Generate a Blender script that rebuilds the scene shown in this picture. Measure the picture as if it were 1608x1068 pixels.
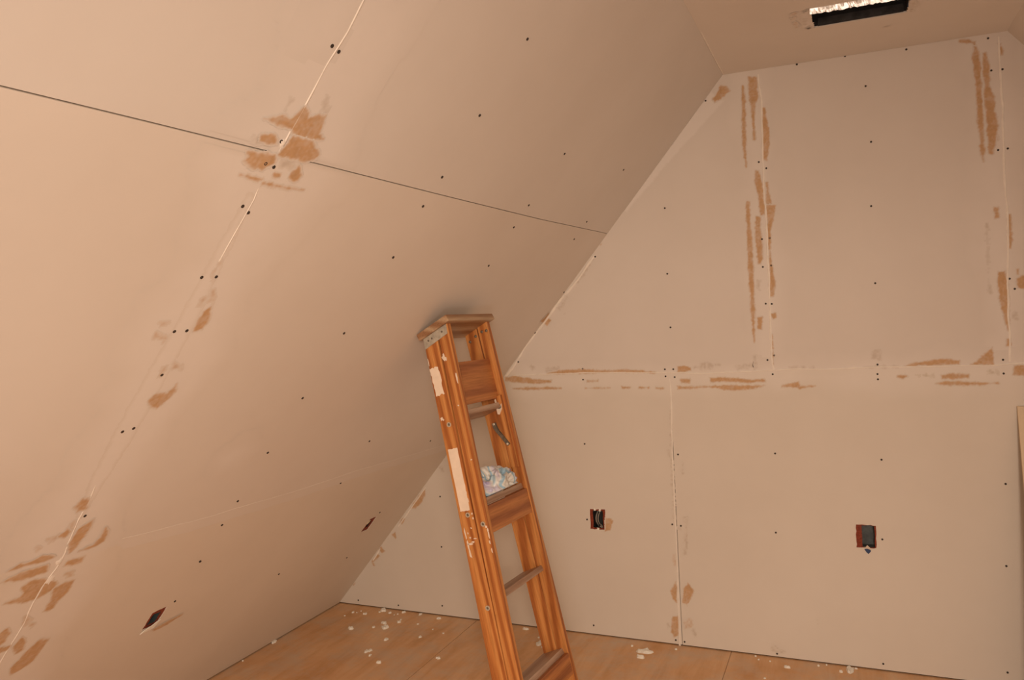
import bpy, bmesh, math, random
import numpy as np
from mathutils import Vector, Matrix

scene = bpy.context.scene
for o in list(bpy.data.objects):
    bpy.data.objects.remove(o)
COL = scene.collection
random.seed(5)

# ------------------------------------------------------------------ camera
CAM = (1.27762, -3.45249, 1.47354)
YAW, PITCH, ROLL = -0.40205, -0.02564, -0.03939
fw = Vector((math.sin(YAW) * math.cos(PITCH), math.cos(YAW) * math.cos(PITCH), math.sin(PITCH)))
r0 = Vector((math.cos(YAW), -math.sin(YAW), 0))
u0 = r0.cross(fw)
rt = r0 * math.cos(ROLL) + u0 * math.sin(ROLL)
up = u0 * math.cos(ROLL) - r0 * math.sin(ROLL)
cd = bpy.data.cameras.new('camera')
cd.sensor_width = 36.0
cd.lens = 1236.97 * 36.0 / 1608.0
cd.clip_start = 0.02
cam = bpy.data.objects.new('camera', cd)
COL.objects.link(cam)
cam.matrix_world = Matrix(((rt.x, up.x, -fw.x, CAM[0]), (rt.y, up.y, -fw.y, CAM[1]),
                           (rt.z, up.z, -fw.z, CAM[2]), (0, 0, 0, 1)))
scene.camera = cam

# ------------------------------------------------------------------ light
world = bpy.data.worlds.new('world')
scene.world = world
world.use_nodes = True
world.node_tree.nodes['Background'].inputs[0].default_value = (0.8, 0.85, 1, 1)
world.node_tree.nodes['Background'].inputs[1].default_value = 0.02
scene.view_settings.view_transform = 'Standard'
scene.view_settings.look = 'None'
scene.view_settings.gamma = 1.0
scene.view_settings.exposure = 0.0
scene.view_settings.use_curve_mapping = False


def lamp(name, loc, watts, color, radius):
    l = bpy.data.lights.new(name, 'POINT')
    l.energy = watts
    l.color = color
    l.shadow_soft_size = radius
    o = bpy.data.objects.new(name, l)
    o.location = loc
    COL.objects.link(o)
    return o


def spot(name, loc, aim, watts, color, radius, angle, blend=1.0):
    l = bpy.data.lights.new(name, 'SPOT')
    l.energy = watts
    l.color = color
    l.shadow_soft_size = radius
    l.spot_size = math.radians(angle)
    l.spot_blend = blend
    o = bpy.data.objects.new(name, l)
    o.location = loc
    o.rotation_euler = (Vector(aim) - Vector(loc)).to_track_quat('-Z', 'Y').to_euler()
    COL.objects.link(o)
    return o


spot('added_beam_light', (1.74, -4.40, 1.75), (-.2, 0, .2), 205, (1.0, 0.77, 0.56), 0.25, 80)  # unseen beam added behind the camera to brighten the far corner
lamp('low_fill_light', (1.70, -4.60, .6), 46, (1.0, 0.91, 0.84), 0.25)  # unseen low lamp added to lift the ceiling
lamp('flash_light', (1.28, -3.52, 1.60), 2, (1.0, 0.93, 0.86), 0.12)

# ------------------------------------------------------------------ dimensions
HC = 2.472            # flat ceiling height
A, B = -1.2514, 0.8393  # sloped wall: x = A + B * z
K = math.hypot(1, B)
XM = 1.3397           # ridge line, the room is symmetric about it
YB = -6.4             # wall behind the camera
STOP = HC * K
TH = 0.0127           # drywall thickness
CAV = 0.10            # stud cavity


def M_wall(u, v, h=0.0):
    return (u, -h, v)


def M_slope(u, v, h=0.0):
    z = v / K
    return (A + B * z + h / K, u, z - h * B / K)


def M_right(u, v, h=0.0):
    x, y, z = M_slope(u, v, h)
    return (2 * XM - x, y, z)


def M_ceil(u, v, h=0.0):
    return (u, v, HC - h)


def M_floor(u, v, h=0.0):
    return (u, v, h)


# tint of each run of drywall: paper colour plus some painted light
T_UP = (.810, .755, .705)
T_LO = (.810, .755, .685)
T_SL = (.820, .755, .690)
T_SU = (.810, .762, .715)  # cooler: light high on the slope put into the colour
T_SB = (.830, .750, .660)  # warmer: orange bounce from the floor put into the colour
T_CE = (.860, .805, .745)  # lightened in colour to brighten the ceiling
MAP = {'w': M_wall, 's': M_slope, 'c': M_ceil, 'f': M_floor}
NRM = {'w': Vector((0, -1, 0)), 's': Vector((1, 0, -B)).normalized(), 'c': Vector((0, 0, -1)), 'f': Vector((0, 0, 1))}


# ------------------------------------------------------------------ materials
def new_mat(name):
    m = bpy.data.materials.new(name)
    m.use_nodes = True
    nt = m.node_tree
    return m, nt, nt.nodes['Principled BSDF']


def N(nt, t, **kw):
    n = nt.nodes.new(t)
    for k, v in kw.items():
        if k.startswith('i_'):
            n.inputs[int(k[2:])].default_value = v
        else:
            setattr(n, k, v)
    return n


def noise(nt, scale, detail=3, rough=.5, coord='Object', mapping=None, dist=0.0):
    tc = N(nt, 'ShaderNodeTexCoord')
    src = tc.outputs[coord]
    if mapping:
        mp = N(nt, 'ShaderNodeMapping')
        mp.inputs['Scale'].default_value = mapping
        nt.links.new(src, mp.inputs[0])
        src = mp.outputs[0]
    n = N(nt, 'ShaderNodeTexNoise')
    n.inputs['Scale'].default_value = scale
    n.inputs['Detail'].default_value = detail
    n.inputs['Roughness'].default_value = rough
    n.inputs['Distortion'].default_value = dist
    nt.links.new(src, n.inputs['Vector'])
    return n


def ramp(nt, src, stops):
    r = N(nt, 'ShaderNodeValToRGB')
    e = r.color_ramp.elements
    while len(e) < len(stops):
        e.new(0.5)
    for el, (p, c) in zip(e, stops):
        el.position = p
        el.color = (*c, 1)
    nt.links.new(src, r.inputs[0])
    return r


def bump(nt, bsdf, src, strength, dist):
    b = N(nt, 'ShaderNodeBump')
    b.inputs['Strength'].default_value = strength
    b.inputs['Distance'].default_value = dist
    nt.links.new(src, b.inputs['Height'])
    nt.links.new(b.outputs[0], bsdf.inputs['Normal'])


def mixc(nt, a, b, fac, mode='MIX'):
    m = N(nt, 'ShaderNodeMix', data_type='RGBA', blend_type=mode)
    for sock, v in ((m.inputs[6], a), (m.inputs[7], b), (m.inputs[0], fac)):
        if isinstance(v, (int, float)):
            sock.default_value = v
        elif isinstance(v, tuple):
            sock.default_value = (*v, 1)
        else:
            nt.links.new(v, sock)
    return m.outputs[2]


def mat_drywall():
    m, nt, b = new_mat('drywall_paper')
    oi = N(nt, 'ShaderNodeObjectInfo')
    n = noise(nt, 1.6, 4, .6)
    r = ramp(nt, n.outputs[0], [(0.3, (0.94, 0.93, 0.92)), (0.7, (1.0, 1.0, 1.0))])
    c = mixc(nt, oi.outputs['Color'], r.outputs[0], 1.0, 'MULTIPLY')
    nt.links.new(c, b.inputs['Base Color'])
    b.inputs['Roughness'].default_value = 0.75
    b.inputs['Specular IOR Level'].default_value = 0.25
    f = noise(nt, 260, 2, .6)
    bump(nt, b, f.outputs[0], 0.06, 0.001)
    return m


def mat_plain(name, col, rough=.6, metal=0.0, spec=.4, var=0.0, scale=30, bumpy=0.0):
    m, nt, b = new_mat(name)
    if var > 0:
        n = noise(nt, scale, 4, .6)
        lo = tuple(c * (1 - var) for c in col)
        hi = tuple(min(1, c * (1 + var)) for c in col)
        r = ramp(nt, n.outputs[0], [(0.3, lo), (0.7, hi)])
        nt.links.new(r.outputs[0], b.inputs['Base Color'])
        if bumpy:
            bump(nt, b, n.outputs[0], bumpy, 0.002)
    else:
        b.inputs['Base Color'].default_value = (*col, 1)
    b.inputs['Roughness'].default_value = rough
    b.inputs['Metallic'].default_value = metal
    b.inputs['Specular IOR Level'].default_value = spec
    return m


def mat_smear(name, lo, hi):
    m, nt, b = new_mat(name)
    oi = N(nt, 'ShaderNodeAttribute', attribute_name='tint')
    n0 = noise(nt, 1.6, 4, .6)
    r0_ = ramp(nt, n0.outputs[0], [(0.3, (0.94, 0.93, 0.92)), (0.7, (1.0, 1.0, 1.0))])
    base = mixc(nt, oi.outputs['Color'], r0_.outputs[0], 1.0, 'MULTIPLY')
    n = noise(nt, 45, 4, .6)
    r = ramp(nt, n.outputs[0], [(0.3, lo), (0.7, hi)])
    at = N(nt, 'ShaderNodeAttribute', attribute_name='cover')
    c = mixc(nt, base, r.outputs[0], at.outputs['Fac'])
    nt.links.new(c, b.inputs['Base Color'])
    b.inputs['Roughness'].default_value = 0.75
    b.inputs['Specular IOR Level'].default_value = 0.25
    return m


def mat_wood(name, axis, cols, band=20.0, dist=9.0):
    m, nt, b = new_mat(name)
    s = {'z': (1, 1, .05), 'y': (1, .05, 1)}[axis]
    n0 = noise(nt, 9, 2, .5, mapping=s)
    tc = N(nt, 'ShaderNodeTexCoord')
    mp = N(nt, 'ShaderNodeMapping')
    mp.inputs['Scale'].default_value = s
    oi = N(nt, 'ShaderNodeObjectInfo')
    nt.links.new(tc.outputs['Object'], mp.inputs[0])
    rv = N(nt, 'ShaderNodeVectorMath', operation='SCALE')
    cb = N(nt, 'ShaderNodeCombineXYZ')
    for i in range(3):
        nt.links.new(oi.outputs['Random'], cb.inputs[i])
    nt.links.new(cb.outputs[0], rv.inputs[0])
    rv.inputs[3].default_value = 0.25
    ad = N(nt, 'ShaderNodeVectorMath', operation='ADD')
    nt.links.new(mp.outputs[0], ad.inputs[0])
    of = N(nt, 'ShaderNodeVectorMath', operation='ADD')
    of.inputs[1].default_value = (.11, .16, .07)
    nt.links.new(rv.outputs[0], of.inputs[0])
    nt.links.new(of.outputs[0], ad.inputs[1])
    w = N(nt, 'ShaderNodeTexWave', wave_type='RINGS', rings_direction='Z' if axis == 'z' else 'Y')
    w.inputs['Scale'].default_value = band
    w.inputs['Distortion'].default_value = dist
    w.inputs['Detail'].default_value = 2.0
    w.inputs['Detail Scale'].default_value = 0.45
    nt.links.new(ad.outputs[0], w.inputs['Vector'])
    fine = noise(nt, 160, 3, .6, mapping=s)
    r = ramp(nt, w.outputs[0], [(0.15, cols[0]), (0.55, cols[1]), (1.0, cols[2])])
    r2 = ramp(nt, fine.outputs[0], [(0.35, (.78, .74, .70)), (0.6, (1, 1, 1))])
    r3 = ramp(nt, n0.outputs[0], [(0.3, (.86, .82, .78)), (0.7, (1.05, 1.03, 1.0))])
    c = mixc(nt, r.outputs[0], r2.outputs[0], 1.0, 'MULTIPLY')
    c = mixc(nt, c, r3.outputs[0], 1.0, 'MULTIPLY')
    nt.links.new(c, b.inputs['Base Color'])
    b.inputs['Roughness'].default_value = 0.42
    b.inputs['Specular IOR Level'].default_value = 0.35
    bump(nt, b, fine.outputs[0], 0.08, 0.001)
    return m


def mat_floor():
    m, nt, b = new_mat('plywood')
    n = noise(nt, 14, 5, .65, mapping=(1, .13, 1), dist=.6)
    r = ramp(nt, n.outputs[0], [(0.28, (.68, .40, .20)), (0.5, (.80, .50, .28)), (0.72, (.86, .59, .37))])
    n2 = noise(nt, 3.2, 5, .65)
    r2 = ramp(nt, n2.outputs[0], [(0.40, (1, 1, 1)), (0.75, (.86, .78, .70))])
    c = mixc(nt, r.outputs[0], r2.outputs[0], 1.0, 'MULTIPLY')
    d = noise(nt, 5.0, 6, .7)
    rd = ramp(nt, d.outputs[0], [(0.45, (0, 0, 0)), (0.8, (1, 1, 1))])
    c = mixc(nt, c, (.66, .55, .45), rd.outputs[0])
    nt.links.new(c, b.inputs['Base Color'])
    b.inputs['Roughness'].default_value = 0.6
    b.inputs['Specular IOR Level'].default_value = 0.3
    bump(nt, b, n.outputs[0], 0.05, 0.002)
    return m


def mat_rag():
    m, nt, b = new_mat('printed_cloth')
    n = noise(nt, 11, 0, .4, dist=.5)
    r = ramp(nt, n.outputs[0], [(0.36, (.80, .80, .78)), (0.46, (.86, .86, .82)), (0.50, (.35, .56, .74)), (0.57, (.50, .68, .80)),
                                (0.60, (.86, .86, .84)), (0.70, (.52, .48, .72))])
    nt.links.new(r.outputs[0], b.inputs['Base Color'])
    b.inputs['Roughness'].default_value = 0.9
    b.inputs['Specular IOR Level'].default_value = 0.1
    return m


MD = mat_drywall()
MFL = mat_floor()
PINE = ((.44, .155, .045), (.64, .265, .080), (.72, .34, .115))
MWZ = mat_wood('pine_long_grain', 'z', PINE, 15.0, 12.0)
MWY = mat_wood('pine_cross_board', 'y', ((.40, .15, .055), (.53, .215, .075), (.60, .26, .09)), 7.0, 22.0)
MTREAD = mat_wood('worn_tread', 'y', ((.42, .27, .19), (.50, .34, .25), (.55, .41, .32)), 9.0, 14.0)
MCAP = mat_wood('scuffed_cap', 'y', ((.36, .20, .11), (.48, .31, .19), (.58, .43, .29)), 8.0, 18.0)
MSTUD = mat_plain('cavity_framing', (.10, .07, .05), .9, var=.3)
MMUD = mat_plain('joint_compound', (.95, .89, .82), .8, spec=.2, var=.06)
MTAPE = mat_plain('joint_tape', (.835, .76, .68), .75, spec=.25, var=.03)
MSCREW = mat_plain('black_screw', (.045, .035, .03), .5)
MGALV = mat_plain('galvanised_steel', (.52, .49, .42), .55, .35, var=.22, scale=60)
MFOIL = mat_plain('bright_sheet_metal', (.95, .96, .98), .34, .75, var=.04, scale=90, bumpy=.3)
MDUCT = mat_plain('shaded_duct', (.018, .018, .020), .7, 0.0, var=.4, scale=25)  # galvanised boot coloured near black, shade of the inside painted in
MSEAM = mat_plain('duct_seam', (.045, .045, .046), .6, 0.0, var=.5, scale=30)
MDARKM = mat_plain('dull_steel', (.20, .175, .14), .5, .5, var=.35, scale=120)
MWASH = mat_plain('zinc_washer', (.66, .60, .50), .45, .4)
MRED = mat_plain('red_brown_edge', (.24, .045, .02), .75, var=.45, scale=140)
MBOXG = mat_plain('blue_grey_box', (.105, .12, .125), .6, var=.3, scale=50)
MBLUE = mat_plain('blue_tab', (.03, .06, .16), .5)
MWIRE = mat_plain('wire_sheath', (.42, .37, .32), .5)
MWIREB = mat_plain('dark_wire', (.03, .03, .028), .5)
MPAPER = mat_plain('pale_label', (.90, .76, .63), .8, var=.05, scale=40)
MPAINT = mat_plain('paint_spatter', (.85, .72, .60), .6, var=.08)
MGYP = mat_plain('gypsum', (.95, .91, .84), .9, spec=.1, var=.1, scale=80)
MSHEET = mat_plain('cream_board', (.80, .66, .48), .8, spec=.2, var=.03)
MRAG = mat_rag()
SM = {'d': (mat_smear('tan_compound_and_shade', (.57, .36, .20), (.66, .43, .25)), 1.0),
      'm': (bpy.data.materials['tan_compound_and_shade'], .55),
      'g': (mat_smear('dirt_and_shade_streak', (.38, .29, .20), (.50, .39, .28)), .38),
      'p': (mat_smear('thin_compound', (.88, .83, .79), (.90, .85, .81)), .5),
      'q': (bpy.data.materials['thin_compound'], .6),
      'b': (mat_smear('black_mark', (.03, .025, .02), (.06, .05, .04)), .8)}


# ------------------------------------------------------------------ mesh helpers
def link(name, me, mat=None, parent=None):
    o = bpy.data.objects.new(name, me)
    COL.objects.link(o)
    if mat is not None and me is not None and not me.materials:
        me.materials.append(mat)
    if parent is not None:
        o.parent = parent
    return o


def bm_obj(name, bm, mat, parent=None, smooth=False, recalc=True):
    if recalc:
        bmesh.ops.recalc_face_normals(bm, faces=bm.faces)
    me = bpy.data.meshes.new(name)
    bm.to_mesh(me)
    bm.free()
    if smooth:
        for p in me.polygons:
            p.use_smooth = True
    return link(name, me, mat, parent)


def tag(o, label, cat, group=None):
    o['label'] = label
    o['category'] = cat
    if group:
        o['group'] = group


def empty(name, loc=(0, 0, 0), rot=(0, 0, 0)):
    o = bpy.data.objects.new(name, None)
    o.empty_display_size = .05
    o.location = loc
    o.rotation_euler = rot
    COL.objects.link(o)
    return o


def plate(name, loop, mp, h0, h1, mat, parent=None, holes=(), tint=None):
    """flat board: 2-D loop (with holes) in a surface's own metres, from height h1 (back) to h0 (face)"""
    bm = bmesh.new()
    loops = [loop] + list(holes)
    fr, edges = [], []
    for lp in loops:
        vs = [bm.verts.new((u, v, 0)) for u, v in lp]
        es = [bm.edges.new((vs[i], vs[(i + 1) % len(vs)])) for i in range(len(vs))]
        fr.append(vs)
        edges += es
    bmesh.ops.triangle_fill(bm, use_beauty=True, use_dissolve=False, edges=edges)
    face_idx = [[v.index for v in f.verts] for f in (bm.faces.ensure_lookup_table() or bm.faces)] if False else None
    bm.verts.index_update()
    n = len(bm.verts)
    tris = [[v.index for v in f.verts] for f in bm.faces]
    pts = [(v.co.x, v.co.y) for v in bm.verts]
    lid = [[v.index for v in vs] for vs in fr]
    bm.free()
    verts = [mp(u, v, h0) for u, v in pts] + [mp(u, v, h1) for u, v in pts]
    faces = tris + [[i + n for i in t][::-1] for t in tris]
    for l in lid:
        for i in range(len(l)):
            a, b = l[i], l[(i + 1) % len(l)]
            faces.append([a, b, b + n, a + n])
    me = bpy.data.meshes.new(name)
    me.from_pydata(verts, [], faces)
    b2 = bmesh.new()
    b2.from_mesh(me)
    bmesh.ops.recalc_face_normals(b2, faces=b2.faces)
    b2.to_mesh(me)
    b2.free()
    o = link(name, me, mat, parent)
    if tint:
        o.color = (*tint, 1)
    return o


def hexa(bm, p):
    """8 corner points: bottom ring 0-3, top ring 4-7"""
    v = [bm.verts.new(q) for q in p]
    for f in ((0, 1, 2, 3), (7, 6, 5, 4), (0, 4, 5, 1), (1, 5, 6, 2), (2, 6, 7, 3), (3, 7, 4, 0)):
        bm.faces.new([v[i] for i in f])
    return v


def board(name, p, mat, parent, bev=.002):
    bm = bmesh.new()
    hexa(bm, p)
    bmesh.ops.recalc_face_normals(bm, faces=bm.faces)
    if bev:
        bmesh.ops.bevel(bm, geom=list(bm.edges), offset=bev, segments=2, affect='EDGES', profile=.6)
    return bm_obj(name, bm, mat, parent)


def tube(name, pts, rad, mat, parent, seg=8):
    bm = bmesh.new()
    rings = []
    P = [Vector(p) for p in pts]
    for i, p in enumerate(P):
        d = (P[min(i + 1, len(P) - 1)] - P[max(i - 1, 0)]).normalized()
        a = d.cross(Vector((.13, .91, .38))).normalized()
        b = d.cross(a)
        rings.append([bm.verts.new(p + (a * math.cos(t) + b * math.sin(t)) * rad)
                      for t in [2 * math.pi * k / seg for k in range(seg)]])
    for i in range(len(rings) - 1):
        for k in range(seg):
            bm.faces.new((rings[i][k], rings[i][(k + 1) % seg], rings[i + 1][(k + 1) % seg], rings[i + 1][k]))
    bm.faces.new(rings[0])
    bm.faces.new(rings[-1][::-1])
    return bm_obj(name, bm, mat, parent, smooth=True)


# lattice value noise for ragged outlines
_rng = np.random.default_rng(11)
_LAT = _rng.random((256, 256))


def vnoise(x, y, s):
    x = x / s + 1000.3
    y = y / s + 1000.7
    i, j = np.floor(x).astype(int), np.floor(y).astype(int)
    fx, fy = x - i, y - j
    fx, fy = fx * fx * (3 - 2 * fx), fy * fy * (3 - 2 * fy)
    g = lambda a, b: _LAT[a % 256, b % 256]
    return (g(i, j) * (1 - fx) * (1 - fy) + g(i + 1, j) * fx * (1 - fy) + g(i, j + 1) * (1 - fx) * fy + g(i + 1, j + 1) * fx * fy) - .5


def sdist(px, py, poly):
    """signed distance to polygon, inside positive"""
    d = np.full(px.shape, 1e9)
    ins = np.zeros(px.shape, bool)
    n = len(poly)
    for i in range(n):
        (x0, y0), (x1, y1) = poly[i], poly[(i + 1) % n]
        ex, ey = x1 - x0, y1 - y0
        L = ex * ex + ey * ey + 1e-12
        t = np.clip(((px - x0) * ex + (py - y0) * ey) / L, 0, 1)
        d = np.minimum(d, np.hypot(px - x0 - t * ex, py - y0 - t * ey))
        c = ((y0 > py) != (y1 > py))
        if ey != 0:
            ins ^= c & (px < ex * (py - y0) / ey + x0)
    return np.where(ins, d, -d)


def smear(surf, tone, poly, idx, parent):
    mat, op = SM[tone]
    soft = tone in 'p'
    g = 0.012 if soft else 0.0026
    amp = 0.05 if soft else (0.0042 if tone in 'dq' else 0.008)
    fea = 0.07 if soft else (0.0042 if tone == 'd' else 0.007)
    P = np.array(poly)
    mar = 0.10 if soft else 0.014
    x0, y0 = P.min(0) - mar
    x1, y1 = P.max(0) + mar
    if surf == 's':
        x1, y0 = min(x1, -.002), max(y0, 0.01)
    nx, ny = int((x1 - x0) / g) + 2, int((y1 - y0) / g) + 2
    X, Y = np.meshgrid(x0 + g * np.arange(nx), y0 + g * np.arange(ny), indexing='ij')
    sd = sdist(X, Y, poly)
    o = idx * 1.37
    nz = vnoise(X + o, Y, .035) * .9 + vnoise(X + o, Y, .011) * .8 + vnoise(X, Y + o, .005) * .55
    if soft:
        nz = vnoise(X + o, Y, .16) + vnoise(X + o, Y, .05) * .5
    m = np.clip((sd + nz * amp * 1.4 + fea * .5) / (2 * fea) + .15, 0, 1)
    m = m * m * (3 - 2 * m)
    if tone in 'mg':
        m *= np.clip(.75 + vnoise(X, Y, .008) * 1.3 + vnoise(X, Y, .02) * .8, 0, 1)
    if tone == 'd':
        m *= np.clip(.93 + vnoise(X, Y, .006) * .35 + vnoise(X, Y, .025) * .35, 0, 1)
    m *= op
    if surf == 'w':
        m[X < A + B * Y + .004] = 0
    if soft and surf == 's':
        sy = np.interp(X, [p[0] for p in SEAM_UP], [p[1] for p in SEAM_UP])
        m[(np.abs(Y - sy) < .014) & ((X < -2.232) | (X > -2.185))] = 0
    keep = np.maximum(np.maximum(m[:-1, :-1], m[1:, :-1]), np.maximum(m[:-1, 1:], m[1:, 1:])) > .03
    if not keep.any():
        return
    ii, jj = np.nonzero(keep)
    vid = np.arange(nx * ny).reshape(nx, ny)
    F = np.stack([vid[ii, jj], vid[ii + 1, jj], vid[ii + 1, jj + 1], vid[ii, jj + 1]], 1)
    used, inv = np.unique(F, return_inverse=True)
    F = inv.reshape(F.shape)
    h = {'p': .0004, 'q': .0006, 'g': .0009, 'm': .0011, 'd': .0013, 'b': .0016}[tone] + (idx % 23) * 2.5e-5
    mp = MAP[surf]
    V = [mp(u, v, h) for u, v in zip(X.ravel()[used].tolist(), Y.ravel()[used].tolist())]
    me = bpy.data.meshes.new('compound_and_shade_smear')
    me.from_pydata(V, [], F.tolist())
    at = me.attributes.new('cover', 'FLOAT', 'POINT')
    at.data.foreach_set('value', m.ravel()[used].astype(np.float32))
    U, W = X.ravel()[used], Y.ravel()[used]
    if surf == 'w':
        tc = np.where((W > 1.2192)[:, None], T_UP, T_LO)
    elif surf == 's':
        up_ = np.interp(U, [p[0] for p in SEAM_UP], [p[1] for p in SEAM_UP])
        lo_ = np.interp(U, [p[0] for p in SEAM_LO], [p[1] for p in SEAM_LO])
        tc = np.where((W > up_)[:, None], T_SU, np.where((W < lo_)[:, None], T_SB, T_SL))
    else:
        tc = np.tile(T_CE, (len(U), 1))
    ca = me.attributes.new('tint', 'FLOAT_COLOR', 'POINT')
    ca.data.foreach_set('color', np.hstack([tc, np.ones((len(U), 1))]).astype(np.float32).ravel())
    link('compound_and_shade_smear', me, mat, parent)


def strip(name, surf, pts, width, height, mat, parent, jitter=.15, base=0.0):
    """raised bead or tape following a line on a surface"""
    mp = MAP[surf]
    P = np.array(pts, float)
    seg = np.hypot(*np.diff(P, axis=0).T)
    t = np.concatenate([[0], np.cumsum(seg)])
    n = max(4, int(t[-1] / .012))
    tt = np.linspace(0, t[-1], n)
    Q = np.stack([np.interp(tt, t, P[:, 0]), np.interp(tt, t, P[:, 1])], 1)
    D = np.gradient(Q, axis=0)
    D /= np.linalg.norm(D, axis=1)[:, None]
    R = np.stack([-D[:, 1], D[:, 0]], 1)
    s0 = random.random() * 50
    wv = 1 + jitter * 2 * (vnoise(tt + s0, tt * 0, .05) + vnoise(tt + s0, tt * 0 + 3, .015) * .8)
    off = vnoise(tt + s0, tt * 0 + 9, .08) * width * jitter * 1.5
    prof = [(-.5, 0), (-.3, .75), (0, 1), (.3, .75), (.5, 0)] if height > .001 else [(-.5, 0), (-.46, 1), (0, 1), (.46, 1), (.5, 0)]
    verts, faces = [], []
    for i in range(n):
        hh = height * min(1.0, .25 + min(i, n - 1 - i) * .25) * (.7 + .6 * wv[i] * .5)
        for a, h in prof:
            c = Q[i] + R[i] * (a * width * wv[i] + off[i])
            verts.append(mp(float(c[0]), float(c[1]), base + (h * hh if h > 0 else -.0005)))
    k = len(prof)
    for i in range(n - 1):
        for j in range(k - 1):
            faces.append([i * k + j, i * k + j + 1, (i + 1) * k + j + 1, (i + 1) * k + j])
    me = bpy.data.meshes.new(name)
    me.from_pydata(verts, [], faces)
    if height > .001:
        for p in me.polygons:
            p.use_smooth = True
    return link(name, me, mat, parent)

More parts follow.
